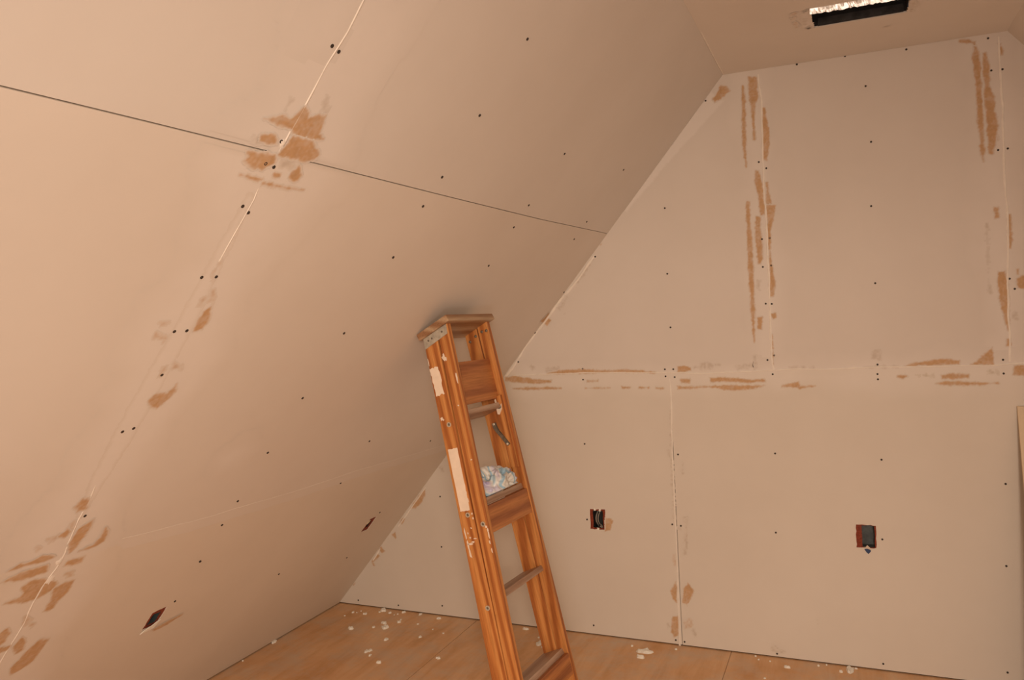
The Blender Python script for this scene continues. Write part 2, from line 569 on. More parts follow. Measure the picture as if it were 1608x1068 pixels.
# ------------------------------------------------------------------ measured marks, in metres on each surface
# (surface: w = gable wall x,z ; s = left slope y,distance up ; c = ceiling x,y)
SMEARS = [
('w','d',[[0.8106,2.4313],[0.8397,2.4269],[0.8513,2.3997],[0.8215,2.3786],[0.7874,2.3622],[0.7777,2.3764],[0.8013,2.4029]]),
('w','d',[[0.899,2.4176],[0.8961,2.3505],[0.8974,2.2322],[0.8964,2.1474],[0.9039,2.0704],[0.9121,2.0702],[0.9111,2.1465],[0.9105,2.2308],[0.9141,2.3485],[0.9088,2.4166]]),
('w','d',[[0.9273,2.4464],[0.9282,2.3714],[0.9313,2.3121],[0.9371,2.2605],[0.9385,2.1847],[0.9482,2.1839],[0.9493,2.2595],[0.9516,2.3093],[0.9646,2.3661],[0.9637,2.4424]]),
('w','d',[[0.9796,2.3132],[0.9769,2.221],[0.9765,2.1554],[0.9748,2.0974],[0.9923,2.0935],[1.0053,2.1511],[1.0041,2.2194],[0.9908,2.3127]]),
('w','d',[[0.9436,2.0571],[0.9403,2.0141],[0.952,1.9288],[0.9607,1.8696],[0.9768,1.8701],[0.9761,1.9299],[0.9685,2.015],[0.9598,2.0569]]),
('w','d',[[0.9833,2.0026],[0.9848,1.9178],[0.9842,1.8657],[1.016,1.8685],[1.0024,1.9184],[0.9929,2.0026]]),
('w','d',[[1.6977,2.4585],[1.7271,2.4489],[1.7441,2.444],[1.7478,2.4169],[1.7569,2.4176],[1.7513,2.4496],[1.7288,2.4622],[1.6981,2.466]]),
('w','d',[[1.7468,2.4331],[1.7387,2.3956],[1.7424,2.3494],[1.7492,2.2654],[1.7521,2.1814],[1.7538,2.1052],[1.7584,2.04],[1.7661,1.9976],[1.7701,1.9976],[1.773,2.0395],[1.7736,2.1039],[1.7719,2.1801],[1.7677,2.2641],[1.7688,2.3477],[1.7651,2.3937],[1.756,2.432]]),
('w','d',[[1.7734,2.4053],[1.7722,2.3525],[1.776,2.2761],[1.7766,2.2368],[1.7786,2.1765],[1.7825,2.1318],[1.7829,2.0729],[1.7853,2.0266],[1.7983,2.0238],[1.8091,2.0675],[1.8185,2.1285],[1.8112,2.176],[1.8091,2.2372],[1.7943,2.2757],[1.7958,2.3506],[1.7864,2.4048]]),
('w','d',[[1.8263,2.4303],[1.8307,2.3883],[1.8397,2.3883],[1.8353,2.4302]]),
('w','m',[[1.8104,2.1294],[1.8086,2.0765],[1.8164,2.0749],[1.8233,2.1266]]),
('w','d',[[0.9046,1.9311],[0.8999,1.9136],[0.9009,1.8368],[0.9019,1.709],[0.9046,1.5809],[0.9064,1.4784],[0.9095,1.3929],[0.9159,1.333],[0.9209,1.3332],[0.9243,1.3931],[0.9261,1.4785],[0.9242,1.5809],[0.9232,1.7086],[0.9205,1.8362],[0.9179,1.9125],[0.9176,1.9285]]),
('w','d',[[0.9379,1.8687],[0.9347,1.8171],[0.9365,1.7399],[0.9384,1.6985],[0.9432,1.6648],[0.9528,1.6632],[0.966,1.6967],[0.9641,1.7403],[0.9574,1.8161],[0.9621,1.8653]]),
('w','d',[[0.9332,1.4436],[0.9341,1.3925],[0.9504,1.3919],[0.9544,1.4429]]),
('w','d',[[0.9832,1.9068],[0.9862,1.8564],[0.983,1.8055],[0.9851,1.7372],[0.9885,1.6609],[0.9881,1.5935],[0.9853,1.5266],[1.003,1.5253],[1.0074,1.5931],[0.9997,1.6612],[0.9963,1.7371],[0.9991,1.8036],[1.0101,1.8524],[1.0192,1.9022]]),
('w','d',[[0.9877,1.4549],[0.9982,1.4349],[1.0106,1.4386],[1.0094,1.4613]]),
('w','d',[[0.9864,1.3736],[0.9885,1.3058],[0.9873,1.238],[0.9937,1.2379],[0.9965,1.3059],[0.9929,1.3739]]),
('w','d',[[1.479,1.2275],[1.5365,1.2307],[1.62,1.2343],[1.6743,1.2335],[1.6752,1.2506],[1.6198,1.2563],[1.5353,1.2465],[1.4785,1.2322]]),
('w','d',[[1.022,1.1495],[1.0844,1.1477],[1.0927,1.14],[1.1562,1.1516],[1.1558,1.1566],[1.0936,1.1518],[1.0869,1.1694],[1.0216,1.1562]]),
('w','d',[[1.4555,1.1877],[1.474,1.1802],[1.4926,1.1882],[1.4917,1.1944],[1.4743,1.1946],[1.4571,1.1955]]),
('w','d',[[1.612,1.1809],[1.6497,1.179],[1.7006,1.1833],[1.701,1.1927],[1.6497,1.2009],[1.6114,1.1919]]),
('w','d',[[1.5868,1.1589],[1.6179,1.1533],[1.6864,1.153],[1.754,1.1543],[1.8006,1.1595],[1.8005,1.1657],[1.7541,1.1667],[1.6869,1.1686],[1.6183,1.1721],[1.5867,1.1636]]),
('w','d',[[1.8496,1.1944],[1.9108,1.1878],[1.9132,1.2256],[1.8518,1.2279]]),
('w','d',[[1.8647,1.5905],[1.8675,1.5677],[1.8739,1.5673],[1.8776,1.5897]]),
('w','d',[[1.8008,1.8224],[1.8033,1.7843],[1.8138,1.7841],[1.8139,1.8221]]),
('w','d',[[1.8428,1.7961],[1.8432,1.7205],[1.8435,1.6678],[1.8513,1.667],[1.8562,1.7198],[1.8519,1.7959]]),
('w','d',[[1.8059,1.5854],[1.8048,1.5313],[1.8134,1.4701],[1.8226,1.4014],[1.8347,1.3559],[1.8399,1.3569],[1.8382,1.4033],[1.8395,1.4721],[1.8375,1.5333],[1.832,1.586]]),
('w','d',[[1.8315,1.3295],[1.831,1.3027],[1.8441,1.3033],[1.842,1.3299]]),
('w','d',[[1.7119,1.2322],[1.7461,1.2626],[1.7835,1.3004],[1.7868,1.2312]]),
('w','d',[[1.8672,1.5526],[1.8996,1.5658],[1.8985,1.5093],[1.8697,1.5184]]),
('w','g',[[0.9152,1.2818],[0.9142,1.2218],[0.9191,1.2218],[0.9218,1.2817]]),
('w','g',[[1.0559,1.2278],[1.1502,1.2267],[1.1504,1.2317],[1.0561,1.2329]]),
('w','g',[[1.7729,1.7643],[1.7719,1.7186],[1.7731,1.5961],[1.7761,1.504],[1.7794,1.504],[1.777,1.596],[1.7779,1.7183],[1.7762,1.7642]]),
('w','g',[[1.5204,1.1911],[1.5837,1.1874],[1.5842,1.1937],[1.521,1.199]]),
('w','g',[[0.9395,1.5966],[0.9382,1.5541],[0.9479,1.5536],[0.9492,1.596]]),
('w','g',[[1.8543,1.424],[1.8558,1.4012],[1.8623,1.4014],[1.862,1.4243]]),
('w','g',[[0.6912,1.2288],[0.7429,1.2343],[0.7429,1.2518],[0.6912,1.2552]]),
('w','g',[[1.3683,1.2615],[1.3975,1.2569],[1.4031,1.2969],[1.3739,1.3016]]),
('w','g',[[1.7679,1.1967],[1.801,1.1964],[1.8017,1.2087],[1.7687,1.2121]]),
('w','g',[[1.3327,1.2264],[1.4716,1.2271],[1.4716,1.2311],[1.3328,1.2305]]),
('w','d',[[-0.0191,1.2117],[0.0477,1.2138],[0.1401,1.2146],[0.2494,1.2162],[0.3562,1.2169],[0.4342,1.2144],[0.4944,1.2124],[0.4949,1.2169],[0.4353,1.2263],[0.3567,1.2306],[0.2498,1.2284],[0.1408,1.2358],[0.0468,1.2315],[-0.0197,1.2171]]),
('w','d',[[0.5918,1.2178],[0.6295,1.2174],[0.6505,1.2239],[0.6499,1.2372],[0.6296,1.2408],[0.5925,1.2413]]),
('w','d',[[-0.2354,1.1816],[-0.1876,1.1741],[-0.1186,1.1683],[-0.0501,1.1706],[0.0024,1.1722],[0.0034,1.1847],[-0.0489,1.1904],[-0.1156,1.1935],[-0.1832,1.2068],[-0.2346,1.1999]]),
('w','d',[[-0.1974,1.1412],[-0.1188,1.1374],[-0.0223,1.1409],[0.0534,1.1425],[0.0537,1.1479],[-0.0219,1.1535],[-0.1185,1.1519],[-0.1971,1.1485]]),
('w','d',[[0.1753,1.1739],[0.23,1.1745],[0.23,1.185],[0.1754,1.1827]]),
('w','d',[[0.1649,1.1441],[0.2467,1.1431],[0.2872,1.1456],[0.2872,1.1508],[0.2468,1.15],[0.1651,1.1494]]),
('w','d',[[0.3361,1.142],[0.3801,1.1462],[0.38,1.1531],[0.336,1.1541]]),
('w','d',[[0.4146,1.1453],[0.4621,1.1443],[0.4626,1.1511],[0.4152,1.1538]]),
('w','d',[[0.4919,1.1417],[0.5302,1.1408],[0.5307,1.1476],[0.4926,1.1502]]),
('w','d',[[0.6025,1.1667],[0.644,1.1681],[0.6445,1.1848],[0.6032,1.1867]]),
('w','d',[[0.5891,1.1407],[0.6515,1.1423],[0.7251,1.1487],[0.7887,1.1395],[0.8446,1.137],[0.9232,1.1442],[0.9581,1.1554],[0.9573,1.1601],[0.9224,1.157],[0.8449,1.1566],[0.7899,1.1576],[0.7252,1.1537],[0.6516,1.1523],[0.5896,1.1541]]),
('w','d',[[0.7308,1.1686],[0.7741,1.1741],[0.8451,1.1729],[0.9001,1.1685],[0.9583,1.1714],[0.9582,1.1827],[0.9006,1.1814],[0.8463,1.1858],[0.7748,1.1938],[0.7295,1.1916]]),
('w','g',[[0.6595,1.2264],[0.7286,1.2387],[0.7845,1.2437],[0.7844,1.2502],[0.7277,1.2502],[0.6576,1.2428]]),
('w','g',[[0.8486,1.2242],[0.9186,1.2411],[0.9174,1.249],[0.8462,1.2402]]),
('w','g',[[-0.1079,1.2466],[-0.0878,1.2357],[-0.0791,1.252],[-0.1009,1.2597]]),
('w','g',[[-0.0178,1.2252],[0.0391,1.2344],[0.0379,1.245],[-0.0195,1.2394]]),
('w','g',[[0.9168,1.2838],[0.9159,1.2273],[0.9221,1.2273],[0.9245,1.2836]]),
('w','g',[[0.5527,1.0463],[0.5486,0.9365],[0.5472,0.8857],[0.5517,0.8858],[0.5537,0.9366],[0.5572,1.0464]]),  # dark lines along this joint paint the bead's shade, with some dirt
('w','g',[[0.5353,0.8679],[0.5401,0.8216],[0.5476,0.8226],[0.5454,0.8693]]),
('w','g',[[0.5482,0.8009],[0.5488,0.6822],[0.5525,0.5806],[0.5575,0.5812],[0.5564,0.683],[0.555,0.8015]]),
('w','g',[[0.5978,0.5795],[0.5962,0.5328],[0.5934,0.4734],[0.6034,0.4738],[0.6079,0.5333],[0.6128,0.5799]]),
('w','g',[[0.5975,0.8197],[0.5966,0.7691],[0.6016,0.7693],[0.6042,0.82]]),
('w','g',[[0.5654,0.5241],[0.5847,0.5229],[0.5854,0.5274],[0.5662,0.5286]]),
('w','d',[[0.5254,0.2415],[0.5514,0.2838],[0.5595,0.2598],[0.5533,0.1947],[0.5371,0.2079]]),
('w','d',[[0.5849,0.2623],[0.6052,0.2859],[0.6332,0.2572],[0.6174,0.2162],[0.5988,0.1827],[0.5798,0.1975]]),
('w','d',[[0.5314,0.1278],[0.524,0.0562],[0.5374,0.0367],[0.5528,0.0425],[0.5576,0.0618],[0.557,0.1303]]),
('w','m',[[0.5799,0.1133],[0.6048,0.128],[0.6238,0.1183],[0.6181,0.093],[0.5887,0.0846]]),
('w','m',[[0.5429,0.4064],[0.5471,0.3574],[0.5569,0.359],[0.5567,0.4086]]),
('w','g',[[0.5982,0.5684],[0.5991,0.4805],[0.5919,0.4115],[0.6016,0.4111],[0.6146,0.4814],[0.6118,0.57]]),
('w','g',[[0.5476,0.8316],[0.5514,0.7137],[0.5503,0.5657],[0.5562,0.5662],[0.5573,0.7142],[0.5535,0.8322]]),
('w','g',[[0.6143,0.0744],[0.6286,0.048],[0.6377,0.0528],[0.6307,0.083]]),
('w','g',[[0.505,0.0923],[0.5135,0.0724],[0.5259,0.0805],[0.5139,0.0982]]),
('w','g',[[0.9462,0.026],[0.9974,0.017],[1.0033,0.0318],[0.9573,0.0538]]),
('w','g',[[1.1318,0.1808],[1.1346,0.1579],[1.1386,0.159],[1.1358,0.1819]]),
('w','d',[[0.2391,0.5513],[0.2675,0.553],[0.2773,0.5384],[0.2601,0.4964],[0.2368,0.4897]]),
('w','d',[[-0.6996,0.6434],[-0.6935,0.6098],[-0.7174,0.5747],[-0.758,0.5341],[-0.7773,0.5372],[-0.7712,0.5632],[-0.7302,0.608]]),
('w','d',[[-0.8318,0.4876],[-0.8526,0.459],[-0.8417,0.4526],[-0.8164,0.4784]]),
('w','d',[[-0.9075,0.3948],[-0.8855,0.3718],[-0.8764,0.3763],[-0.8837,0.4065]]),
('w','d',[[-0.9922,0.3072],[-0.9663,0.2886],[-0.9499,0.3035],[-0.9726,0.3248]]),
('w','d',[[-0.9955,0.2855],[-1.0395,0.2439],[-1.0267,0.2164],[-1.0152,0.2217],[-1.0246,0.2398],[-0.9831,0.2754]]),
('w','d',[[-1.1459,0.1281],[-1.1619,0.1065],[-1.1551,0.1031],[-1.1375,0.1239]]),
('w','g',[[-0.613,0.7535],[-0.6005,0.7215],[-0.5821,0.7263],[-0.5853,0.7606]]),
('w','d',[[0.2654,1.8331],[0.2478,1.8045],[0.2639,1.7958],[0.2788,1.8258]]),
('w','d',[[-0.0007,1.4726],[-0.0217,1.4493],[-0.0095,1.4396],[0.0115,1.4629]]),
('w','g',[[0.2295,1.7377],[0.1915,1.6947],[0.1569,1.6486],[0.1464,1.6355],[0.1533,1.6295],[0.167,1.6416],[0.1977,1.6902],[0.2333,1.7347]]),
('w','g',[[0.0923,1.5718],[0.0437,1.5203],[0.0585,1.5091],[0.1009,1.5653]]),
('w','g',[[0.0791,1.4962],[0.0749,1.4889],[0.0804,1.486],[0.0847,1.4933]]),
('s','d',[[-2.2938,2.4265],[-2.266,2.4368],[-2.2546,2.4459],[-2.2308,2.4443],[-2.2218,2.4545],[-2.2093,2.4799],[-2.1832,2.4549],[-2.1636,2.4698],[-2.1424,2.472],[-2.1364,2.4503],[-2.1325,2.4311],[-2.1126,2.4239],[-2.1317,2.4184],[-2.1704,2.4155],[-2.2011,2.4158],[-2.2159,2.4242],[-2.238,2.4204],[-2.2643,2.4233]]),
('s','d',[[-2.2075,2.3671],[-2.2005,2.3922],[-2.1978,2.4114],[-2.1678,2.4122],[-2.1369,2.4132],[-2.107,2.3993],[-2.0946,2.3898],[-2.1026,2.3759],[-2.1273,2.3657],[-2.1642,2.3667]]),
('s','d',[[-2.2787,2.3965],[-2.2509,2.4046],[-2.2319,2.398],[-2.2265,2.3848],[-2.2502,2.3811],[-2.2744,2.3819]]),
('s','d',[[-2.2914,2.3563],[-2.2167,2.3625],[-2.2046,2.3485],[-2.2297,2.3287],[-2.2563,2.3269],[-2.2868,2.3352],[-2.2783,2.348]]),
('s','d',[[-2.1497,2.3355],[-2.1388,2.3479],[-2.1347,2.3573],[-2.1135,2.3387],[-2.113,2.3229],[-2.1268,2.317],[-2.1468,2.3256]]),
('s','d',[[-2.1866,2.3201],[-2.171,2.3223],[-2.1744,2.3278],[-2.1903,2.3262]]),
('s','d',[[-2.2736,2.3059],[-2.2412,2.3034],[-2.2121,2.3058],[-2.2138,2.3095],[-2.2439,2.3099],[-2.2746,2.3089]]),
('s','d',[[-2.2062,2.2974],[-2.1752,2.2973],[-2.1229,2.2986],[-2.0793,2.3032],[-2.0808,2.3058],[-2.1258,2.3044],[-2.179,2.3054],[-2.2084,2.3017]]),
('s','g',[[-2.2475,2.4514],[-2.2462,2.4804],[-2.254,2.4816],[-2.2591,2.4535]]),
('s','g',[[-2.1479,2.4782],[-2.159,2.5115],[-2.1717,2.5112],[-2.1651,2.4781]]),
('s','g',[[-2.1804,2.3416],[-2.1509,2.349],[-2.1598,2.3609],[-2.1911,2.3562]]),
('s','g',[[-2.287,2.3791],[-2.2727,2.384],[-2.2803,2.3913],[-2.292,2.384]]),
('s','d',[[-2.1676,1.9813],[-2.1544,1.9947],[-2.137,1.9606],[-2.142,1.9332],[-2.1641,1.9284],[-2.168,1.9408]]),
('s','d',[[-2.183,1.7358],[-2.1687,1.7533],[-2.1363,1.7512],[-2.126,1.777],[-2.1098,1.7588],[-2.1174,1.7301],[-2.139,1.7051],[-2.1643,1.7134]]),
('s','m',[[-2.1763,2.0369],[-2.1726,2.0058],[-2.1531,1.9997],[-2.1602,2.0322]]),
('s','m',[[-2.16,1.8238],[-2.1394,1.8211],[-2.1447,1.8316],[-2.1658,1.8356]]),
('s','m',[[-2.2032,2.074],[-2.1954,2.0601],[-2.1868,2.0597],[-2.1933,2.0736]]),
('s','m',[[-2.1929,2.023],[-2.1944,1.9968],[-2.1849,1.9926],[-2.1834,2.019]]),
('s','m',[[-2.2623,1.9161],[-2.2318,1.9048],[-2.2335,1.9147],[-2.2639,1.9258]]),
('s','m',[[-2.2633,1.9456],[-2.2438,1.9502],[-2.2474,1.9554],[-2.2695,1.9546]]),
('s','m',[[-2.19,1.8415],[-2.193,1.8061],[-2.1864,1.8022],[-2.1802,1.8358]]),
('s','m',[[-2.2019,2.1181],[-2.2058,2.0799],[-2.1996,2.0774],[-2.1957,2.1157]]),
('s','d',[[-2.2181,1.4257],[-2.2098,1.4505],[-2.1888,1.4483],[-2.1796,1.4071],[-2.2047,1.4017]]),
('s','d',[[-2.2152,1.3321],[-2.2021,1.3523],[-2.1883,1.336],[-2.1958,1.3216]]),
('s','d',[[-2.1716,1.2899],[-2.1691,1.3404],[-2.1386,1.3586],[-2.1308,1.3364],[-2.1386,1.2968],[-2.142,1.2586],[-2.1537,1.2501]]),
('s','d',[[-2.1265,1.2478],[-2.0927,1.2559],[-2.0801,1.2815],[-2.0811,1.3121],[-2.0629,1.2886],[-2.0563,1.2555],[-2.0808,1.2424],[-2.1088,1.244]]),
('s','d',[[-2.2317,1.2755],[-2.1812,1.2548],[-2.2273,1.2483],[-2.2528,1.2528],[-2.3081,1.255],[-2.2813,1.2774],[-2.2688,1.269]]),
('s','d',[[-2.3079,1.2209],[-2.2938,1.23],[-2.2603,1.2371],[-2.202,1.2342],[-2.1899,1.2061],[-2.2276,1.2033],[-2.2782,1.2135]]),
('s','d',[[-2.2403,1.1767],[-2.2209,1.1873],[-2.1837,1.1802],[-2.13,1.1388],[-2.141,1.1164],[-2.1711,1.1035],[-2.2075,1.108],[-2.2637,1.1308],[-2.2296,1.1389],[-2.2245,1.1496]]),
('s','d',[[-2.1444,1.2063],[-2.144,1.2229],[-2.0959,1.2164],[-2.0942,1.1952],[-2.1192,1.1969]]),
('s','d',[[-2.1287,1.0334],[-2.1258,1.0812],[-2.1383,1.122],[-2.1101,1.1296],[-2.0807,1.1301],[-2.0805,1.0876],[-2.0948,1.0589],[-2.0993,1.0325],[-2.1138,1.0292]]),
('s','d',[[-2.2132,0.9532],[-2.2313,1.0121],[-2.2112,1.0215],[-2.1976,0.9932],[-2.1989,0.966]]),
('s','d',[[-2.1623,0.9233],[-2.1503,0.9559],[-2.1317,0.9418],[-2.1182,0.89],[-2.1376,0.8867]]),
('s','d',[[-2.2115,0.9487],[-2.1661,0.9327],[-2.1762,0.9207],[-2.197,0.9238]]),
('s','d',[[-2.1264,0.8204],[-2.1073,0.876],[-2.0828,0.9065],[-2.0473,0.8938],[-2.0513,0.858],[-2.0576,0.8079],[-2.0842,0.7937],[-2.1143,0.7899]]),
('s','m',[[-2.2305,1.3166],[-2.2113,1.3267],[-2.2191,1.3374],[-2.2413,1.3319]]),
('s','m',[[-2.1964,1.3664],[-2.2027,1.3489],[-2.1948,1.3407],[-2.1858,1.3555]]),
('s','m',[[-2.2538,1.3023],[-2.2469,1.3027],[-2.2536,1.3136],[-2.2605,1.3132]]),
('s','m',[[-2.1388,0.9805],[-2.1251,0.978],[-2.1353,0.9976],[-2.1509,1.0039]]),
('s','m',[[-2.1774,1.0436],[-2.1741,1.0183],[-2.1622,1.0056],[-2.1552,1.0203]]),
('s','m',[[-2.1142,1.1523],[-2.0936,1.1479],[-2.1014,1.1624],[-2.1237,1.1702]]),
('s','d',[[-1.5838,0.659],[-1.5294,0.6632],[-1.496,0.6755],[-1.4711,0.6827],[-1.4778,0.6906],[-1.5061,0.6875],[-1.5465,0.6841],[-1.5977,0.6766]]),  # brown streak painting the shadow cast by the torn paper flap
('s','d',[[-0.023,1.9599],[-0.0465,1.9102],[0.0075,1.8966],[0.0149,1.9509]]),
('s','p',[[-2.3386,2.7397],[-2.3187,2.648],[-2.2975,2.55],[-2.3375,2.439],[-2.3661,2.3199],[-2.2762,2.1211],[-2.3095,1.9502],[-2.2711,1.7518],[-2.2857,1.5689],[-2.3331,1.3687],[-2.3128,1.1493],[-2.3015,0.88],[-1.9967,0.5327],[-2.0258,0.8625],[-1.9822,1.0716],[-2.1129,1.4452],[-2.0769,1.6313],[-2.0383,1.8264],[-2.0969,2.0658],[-2.0247,2.2302],[-1.9673,2.3663],[-2.0556,2.5431],[-2.0477,2.6581],[-2.04,2.7697]]),
('s','p',[[-2.2982,2.6884],[-2.292,2.6008],[-2.2424,2.5992],[-2.2331,2.6901]]),
('s','p',[[-1.8451,1.4658],[-1.8207,1.5144],[-1.741,1.5092],[-1.7028,1.4819],[-1.7233,1.4421],[-1.7638,1.4143]]),
('s','q',[[-2.2248,2.2734],[-2.2262,2.1304],[-2.2218,1.9555],[-2.2222,1.8027],[-2.2205,1.6403],[-2.2106,1.5002],[-2.1931,1.3907],[-2.1797,1.3807],[-2.1756,1.4753],[-2.1648,1.6046],[-2.1681,1.7739],[-2.1733,1.9353],[-2.1953,2.1212],[-2.2099,2.2702]]),
('w','p',[[0.8943,2.4577],[0.8939,2.1072],[0.8971,1.7062],[0.9086,1.2356],[1.0108,1.2392],[1.0093,1.7035],[1.0058,2.0992],[0.996,2.4466]]),
('w','p',[[1.7278,2.4587],[1.7433,2.0075],[1.7515,1.5979],[1.7649,1.234],[1.8883,1.2418],[1.875,1.5983],[1.8667,2.0013],[1.8511,2.4463]]),
('w','p',[[-0.2132,1.134],[0.4072,1.142],[1.2014,1.1431],[1.8876,1.1583],[1.8876,1.2442],[1.2027,1.2368],[0.4097,1.239],[-0.2105,1.2377]]),
('w','q',[[0.7652,2.4193],[0.5698,2.173],[0.3667,1.9529],[0.3885,1.933],[0.5991,2.1454],[0.8255,2.3606]]),
('c','q',[[1.1659,-0.5815],[1.1894,-0.5986],[1.1936,-0.406],[1.1642,-0.4053],[1.1603,-0.5013]]),
('c','m',[[1.1318,-0.5836],[1.1369,-0.5214],[1.1394,-0.4402],[1.1442,-0.4406],[1.1455,-0.5236],[1.1447,-0.5894]]),
('c','g',[[1.1678,-0.5184],[1.1658,-0.4548],[1.1738,-0.4504],[1.1775,-0.513]]),
('c','b',[[1.1681,-0.5757],[1.1864,-0.5907],[1.1856,-0.6003],[1.167,-0.5894]]),
('c','b',[[1.1788,-0.4035],[1.1878,-0.4133],[1.1866,-0.4237],[1.1776,-0.4142]]),
('c','g',[[1.5034,-0.5104],[1.5096,-0.4696],[1.5004,-0.4211],[1.5073,-0.4009],[1.5226,-0.4486],[1.5152,-0.5114]]),
('c','q',[[1.5203,-0.4446],[1.5272,-0.4013],[1.5319,-0.4026],[1.5262,-0.4462]]),
('c','g',[[1.4336,-0.2718],[1.4498,-0.2784],[1.4483,-0.2899],[1.4322,-0.2834]]),
]
BEADS = [
('w',0.009,[[0.9677,2.4534],[0.9703,2.4071],[0.9769,2.3559],[0.9773,2.2889],[0.9754,2.1719],[0.9753,2.088],[0.976,2.0039],[0.9784,1.9195],[0.9814,1.9148],[0.9814,1.8306],[0.9813,1.7463],[0.982,1.6618],[0.986,1.5771],[0.9856,1.5094],[0.9842,1.4078],[0.9865,1.3229],[0.9883,1.2465],[0.9933,1.2226]]),
('w',0.009,[[1.8255,2.4574],[1.8264,2.4385],[1.8302,2.3667],[1.83,2.2917],[1.832,2.2313],[1.8359,2.2006],[1.8321,2.141],[1.8352,2.0653],[1.8361,1.9521],[1.8391,1.8385],[1.8403,1.8344],[1.842,1.7586],[1.8404,1.6451],[1.8362,1.5315],[1.8383,1.4706],[1.837,1.4097],[1.8424,1.3486],[1.8383,1.2419]]),
('w',0.006,[[-0.2045,1.2061],[-0.0195,1.2126],[0.1769,1.2178],[0.4604,1.215],[0.5791,1.2154],[0.6901,1.2085],[0.8602,1.2156],[0.9835,1.2194],[1.0875,1.2241],[1.1811,1.2213],[1.3844,1.2278],[1.6195,1.228],[1.7887,1.2296],[1.8349,1.2343],[1.9126,1.2385]]),
('w',0.007,[[0.5548,1.1896],[0.5575,1.1222],[0.5574,1.0211],[0.5565,0.9198],[0.5547,0.869],[0.5572,0.8183],[0.5577,0.7083],[0.5584,0.5465],[0.559,0.4478],[0.5598,0.2994],[0.5591,0.2201],[0.56,0.1011],[0.5611,-0.0101]]),
('s',0.008,[[-2.2157,2.7353],[-2.2126,2.6981],[-2.209,2.6341],[-2.2124,2.5658],[-2.2113,2.5293],[-2.2105,2.4843],[-2.2103,2.4224],[-2.2078,2.3905],[-2.209,2.3575]]),
('s',0.008,[[-2.2102,2.3007],[-2.2035,2.2612],[-2.2043,2.191],[-2.2027,2.0787]]),
('s',0.009,[[-2.1948,1.5035],[-2.1839,1.4271],[-2.183,1.3707],[-2.1751,1.2978],[-2.1662,1.2552],[-2.166,1.209],[-2.1775,1.154],[-2.1765,1.0925],[-2.1682,1.012],[-2.1698,0.942],[-2.1715,0.8708],[-2.1694,0.7883]]),
('w',0.011,[[0.2351,1.752],[0.1788,1.6824],[0.1301,1.6262],[0.0649,1.5626],[-0.0189,1.4611],[-0.1211,1.3504],[-0.1829,1.2597],[-0.2357,1.1985]]),
('w',0.007,[[-0.6946,0.6479],[-0.7561,0.5726],[-0.8134,0.5009],[-0.8659,0.4373]]),
('w',0.009,[[-0.972,0.3212],[-1.0321,0.2418]]),
('c',0.006,[[0.8271,-0.5704],[0.8266,-0.2889],[0.8279,-0.0128]]),
]
SCREWS = [('w',1.372,2.342),('w',1.386,2.121),('w',1.38,1.868),('w',0.75,2.374),('w',1.119,2.468),('w',1.3,2.472),('w',1.519,2.461),('w',1.801,2.335),('w',1.837,2.334),('w',1.817,2.037),('w',1.848,2.039),('w',0.959,2.09),('w',0.988,2.061),('w',1.793,2.456),('w',1.387,1.562),('w',0.962,1.769),('w',0.993,1.771),('w',0.962,1.653),('w',0.995,1.657),('w',0.969,1.499),('w',0.993,1.497),('w',0.996,1.282),('w',0.969,1.263),('w',0.988,1.203),('w',1.387,1.238),('w',1.386,1.2),('w',1.387,1.179),('w',1.86,1.515),('w',1.817,1.25),('w',1.818,1.198),('w',1.844,1.554),('w',0.536,1.229),('w',0.573,1.229),('w',0.538,1.198),('w',0.578,1.194),('w',0.157,1.236),('w',0.157,1.186),('w',0.153,0.889),('w',0.581,0.853),('w',0.545,0.541),('w',0.583,0.537),('w',0.151,0.538),('w',0.988,0.87),('w',1.392,0.857),('w',0.981,0.535),('w',1.387,0.536),('w',0.164,0.045),('w',0.543,0.023),('w',0.582,0.02),('w',0.971,0.018),('w',1.378,0.03),('w',0.56,1.935),('w',0.561,1.648),('w',0.567,1.413),('w',1.816,0.779),('w',1.812,0.465),('w',1.808,0.055),('w',-0.614,0.605),('w',-0.618,0.351),('w',-1.129,0.028),('w',-0.884,0.027),('w',-0.628,0.052),('w',0.236,1.745),('w',-0.162,1.272),('s',-1.612,2.83),('s',-1.607,2.611),('s',-1.586,2.164),('s',-1.588,1.899),('s',-1.587,1.658),('s',-2.227,2.599),('s',-2.203,2.595),('s',-1.6,2.331),('s',-1.598,2.424),('s',-0.976,2.628),('s',-0.356,2.683),('s',-0.98,2.423),('s',-0.979,2.333),('s',-0.353,2.431),('s',-0.355,2.344),('s',-0.97,2.172),('s',-1.586,1.444),('s',-1.58,1.243),('s',-1.582,1.142),('s',-1.572,0.977),('s',-0.957,0.647),('s',-0.356,0.49),('s',-0.962,1.144),('s',-0.962,1.359),('s',-0.352,1.232),('s',-0.346,0.784),('s',-2.224,2.243),('s',-2.2,2.231),('s',-2.226,2.069),('s',-2.188,2.072),('s',-2.217,1.929),('s',-2.184,1.93),('s',-2.203,1.648),('s',-2.176,1.653),('s',-2.183,1.808),('s',-2.227,2.342),('s',-2.201,2.339),('s',-2.219,2.394),('s',-1.571,0.795),('s',-1.575,0.98),('s',-2.171,1.381),('s',-0.014,2.077),('s',-0.007,1.839)]
